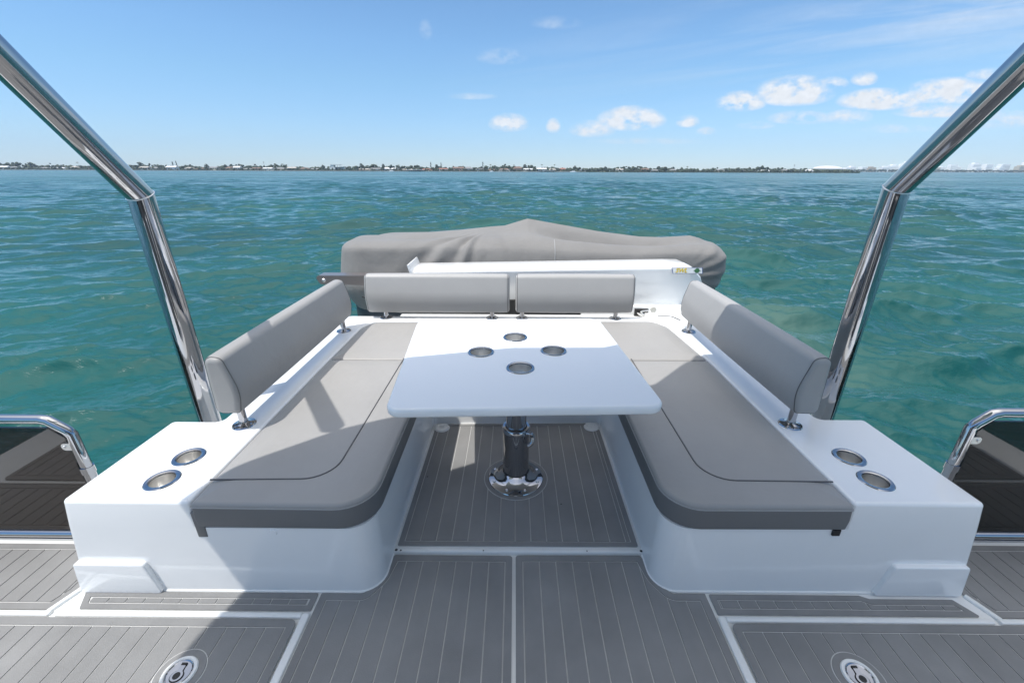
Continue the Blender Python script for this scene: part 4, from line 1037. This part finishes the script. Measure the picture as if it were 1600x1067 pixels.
for (cx, cy, hw, hh, dn) in CL_:
    hw, hh = hw * 1.12, hh * 1.2
    dx = M_('DIVIDE', M_('SUBTRACT', az, cx), hw); dyv = M_('SUBTRACT', el, cy)
    # flatter below than above
    up_ = M_('DIVIDE', M_('MAXIMUM', dyv, 0), hh); dn_ = M_('DIVIDE', M_('MINIMUM', dyv, 0), hh * .6)
    d2 = M_('ADD', M_('MULTIPLY', dx, dx), M_('ADD', M_('MULTIPLY', up_, up_), M_('MULTIPLY', dn_, dn_)))
    g = M_('MULTIPLY', M_('MAXIMUM', M_('SUBTRACT', 1.6, d2), 0), dn * .62)
    tot = g if tot is None else M_('MAXIMUM', tot, g)
dens = M_('MULTIPLY', tot, M_('ADD', M_('MULTIPLY', M_('SUBTRACT', puff, .33), 3.8), M_('MULTIPLY', M_('SUBTRACT', puff2, .5), 1.6)))
dens = M_('MULTIPLY', dens, 2.0, True)
# faint high streaks
cmb2 = nt.nodes.new('ShaderNodeCombineXYZ'); L.new(M_('MULTIPLY', az, 1.1), cmb2.inputs[0]); strk = M_('SUBTRACT', el, M_('MULTIPLY', az, .13)); L.new(M_('MULTIPLY', strk, 15), cmb2.inputs[1])
cn = nt.nodes.new('ShaderNodeTexNoise'); cn.inputs['Scale'].default_value = 1.4; cn.inputs['Detail'].default_value = 8; cn.inputs['Roughness'].default_value = .62; cn.inputs['Distortion'].default_value = .6; L.new(cmb2.outputs[0], cn.inputs['Vector'])
cir = M_('MULTIPLY', M_('MAXIMUM', M_('SUBTRACT', cn.outputs['Fac'], .42), 0), 2.0)
band = M_('SUBTRACT', 1.0, M_('DIVIDE', M_('ABSOLUTE', M_('SUBTRACT', strk, .17)), .12), True)
cir = M_('MULTIPLY', cir, M_('MULTIPLY', M_('ADD', M_('MULTIPLY', az, .8), .15, True), M_('ADD', M_('MULTIPLY', band, .8), .2)), True)
front_ = M_('MULTIPLY', M_('GREATER_THAN', sep.outputs['Y'], .06), 1.0)
alpha = M_('MULTIPLY', M_('MAXIMUM', dens, M_('MULTIPLY', cir, 1.0)), front_, True)
# bright white veil added overhead, out of view, to fill the shade
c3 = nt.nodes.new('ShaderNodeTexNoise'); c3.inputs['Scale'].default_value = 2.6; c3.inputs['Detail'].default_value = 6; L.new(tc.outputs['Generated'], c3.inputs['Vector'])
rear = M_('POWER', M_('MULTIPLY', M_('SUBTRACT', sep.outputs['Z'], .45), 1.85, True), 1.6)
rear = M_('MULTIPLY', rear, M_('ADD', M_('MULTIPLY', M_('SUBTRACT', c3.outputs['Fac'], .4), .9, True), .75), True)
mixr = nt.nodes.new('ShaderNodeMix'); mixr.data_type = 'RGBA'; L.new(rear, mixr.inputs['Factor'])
mixc = nt.nodes.new('ShaderNodeMix'); mixc.data_type = 'RGBA'; L.new(alpha, mixc.inputs['Factor'])
tint = nt.nodes.new('ShaderNodeVectorMath'); tint.operation = 'MULTIPLY'; L.new(sky.outputs[0], tint.inputs[0]); tint.inputs[1].default_value = (.78, 1.03, 1.20)
hzr = nt.nodes.new('ShaderNodeMapRange'); L.new(sep.outputs['Z'], hzr.inputs['Value']); hzr.inputs['From Min'].default_value = 0; hzr.inputs['From Max'].default_value = .22; hzr.inputs['To Min'].default_value = .80; hzr.inputs['To Max'].default_value = 1.0
tn2 = nt.nodes.new('ShaderNodeVectorMath'); tn2.operation = 'SCALE'; L.new(tint.outputs[0], tn2.inputs[0]); L.new(hzr.outputs['Result'], tn2.inputs['Scale'])
low = nt.nodes.new('ShaderNodeMix'); low.data_type = 'RGBA'; low.blend_type = 'MULTIPLY'
lr = nt.nodes.new('ShaderNodeMapRange'); L.new(sep.outputs['Z'], lr.inputs['Value']); lr.inputs['From Min'].default_value = 0; lr.inputs['From Max'].default_value = .16; lr.inputs['To Min'].default_value = 1; lr.inputs['To Max'].default_value = 0
L.new(lr.outputs['Result'], low.inputs['Factor']); L.new(tn2.outputs[0], low.inputs[6]); low.inputs[7].default_value = (.92, .90, 1.12, 1)
L.new(low.outputs[2], mixc.inputs[6]); cw = .93 / SKY_K / 2 ** EXPO; csh = nt.nodes.new('ShaderNodeMapRange'); L.new(puff2, csh.inputs['Value']); csh.inputs['From Min'].default_value = .35; csh.inputs['From Max'].default_value = .65; csh.inputs['To Min'].default_value = .93; csh.inputs['To Max'].default_value = 1.05
csv = nt.nodes.new('ShaderNodeVectorMath'); csv.operation = 'SCALE'; csv.inputs[0].default_value = (cw * .97, cw * 1.0, cw * 1.04); L.new(csh.outputs['Result'], csv.inputs['Scale']); L.new(csv.outputs[0], mixc.inputs[7])
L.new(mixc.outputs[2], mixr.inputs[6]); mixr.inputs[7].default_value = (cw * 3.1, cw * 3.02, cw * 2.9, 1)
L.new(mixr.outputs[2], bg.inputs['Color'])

sl = bpy.data.lights.new('sun', 'SUN'); sl.energy = 2.5; sl.angle = R(.53); sl.color = (1, .965, .91)
so = bpy.data.objects.new('sun', sl); col.objects.link(so); so.rotation_euler = sun_dir.to_track_quat('Z', 'Y').to_euler(); so.location = (-10, -6, 20)

cam = bpy.data.cameras.new('camera'); co = bpy.data.objects.new('camera', cam); col.objects.link(co); sc.camera = co
cam.sensor_width = 36; cam.lens = 660 / 1600 * 36; cam.clip_start = .05; cam.clip_end = 20000
from mathutils import Matrix
TH = math.atan(268 / 660); yaw = math.atan(4 / 660 * math.cos(TH)); rol = R(.21)
f = Vector((0, math.cos(TH), -math.sin(TH))); r_ = Vector((1, 0, 0)); u_ = r_.cross(f)
Rz = Matrix.Rotation(yaw, 3, 'Z'); f, r_, u_ = Rz @ f, Rz @ r_, Rz @ u_
r2 = r_ * math.cos(rol) + u_ * math.sin(rol); u2 = u_ * math.cos(rol) - r_ * math.sin(rol)
mw = Matrix(((r2.x, u2.x, -f.x, 0), (r2.y, u2.y, -f.y, 0), (r2.z, u2.z, -f.z, 1.45), (0, 0, 0, 1)))
co.matrix_world = mw

sc.view_settings.view_transform = 'Standard'; sc.view_settings.look = 'None'; sc.view_settings.gamma = 1; sc.view_settings.exposure = EXPO
sc.render.engine = 'CYCLES'
sc.cycles.use_denoising = True; sc.cycles.max_bounces = 8; sc.cycles.diffuse_bounces = 4; sc.cycles.glossy_bounces = 5; sc.cycles.sample_clamp_indirect = 6; sc.cycles.caustics_reflective = False; sc.cycles.sample_clamp_direct = 3.0
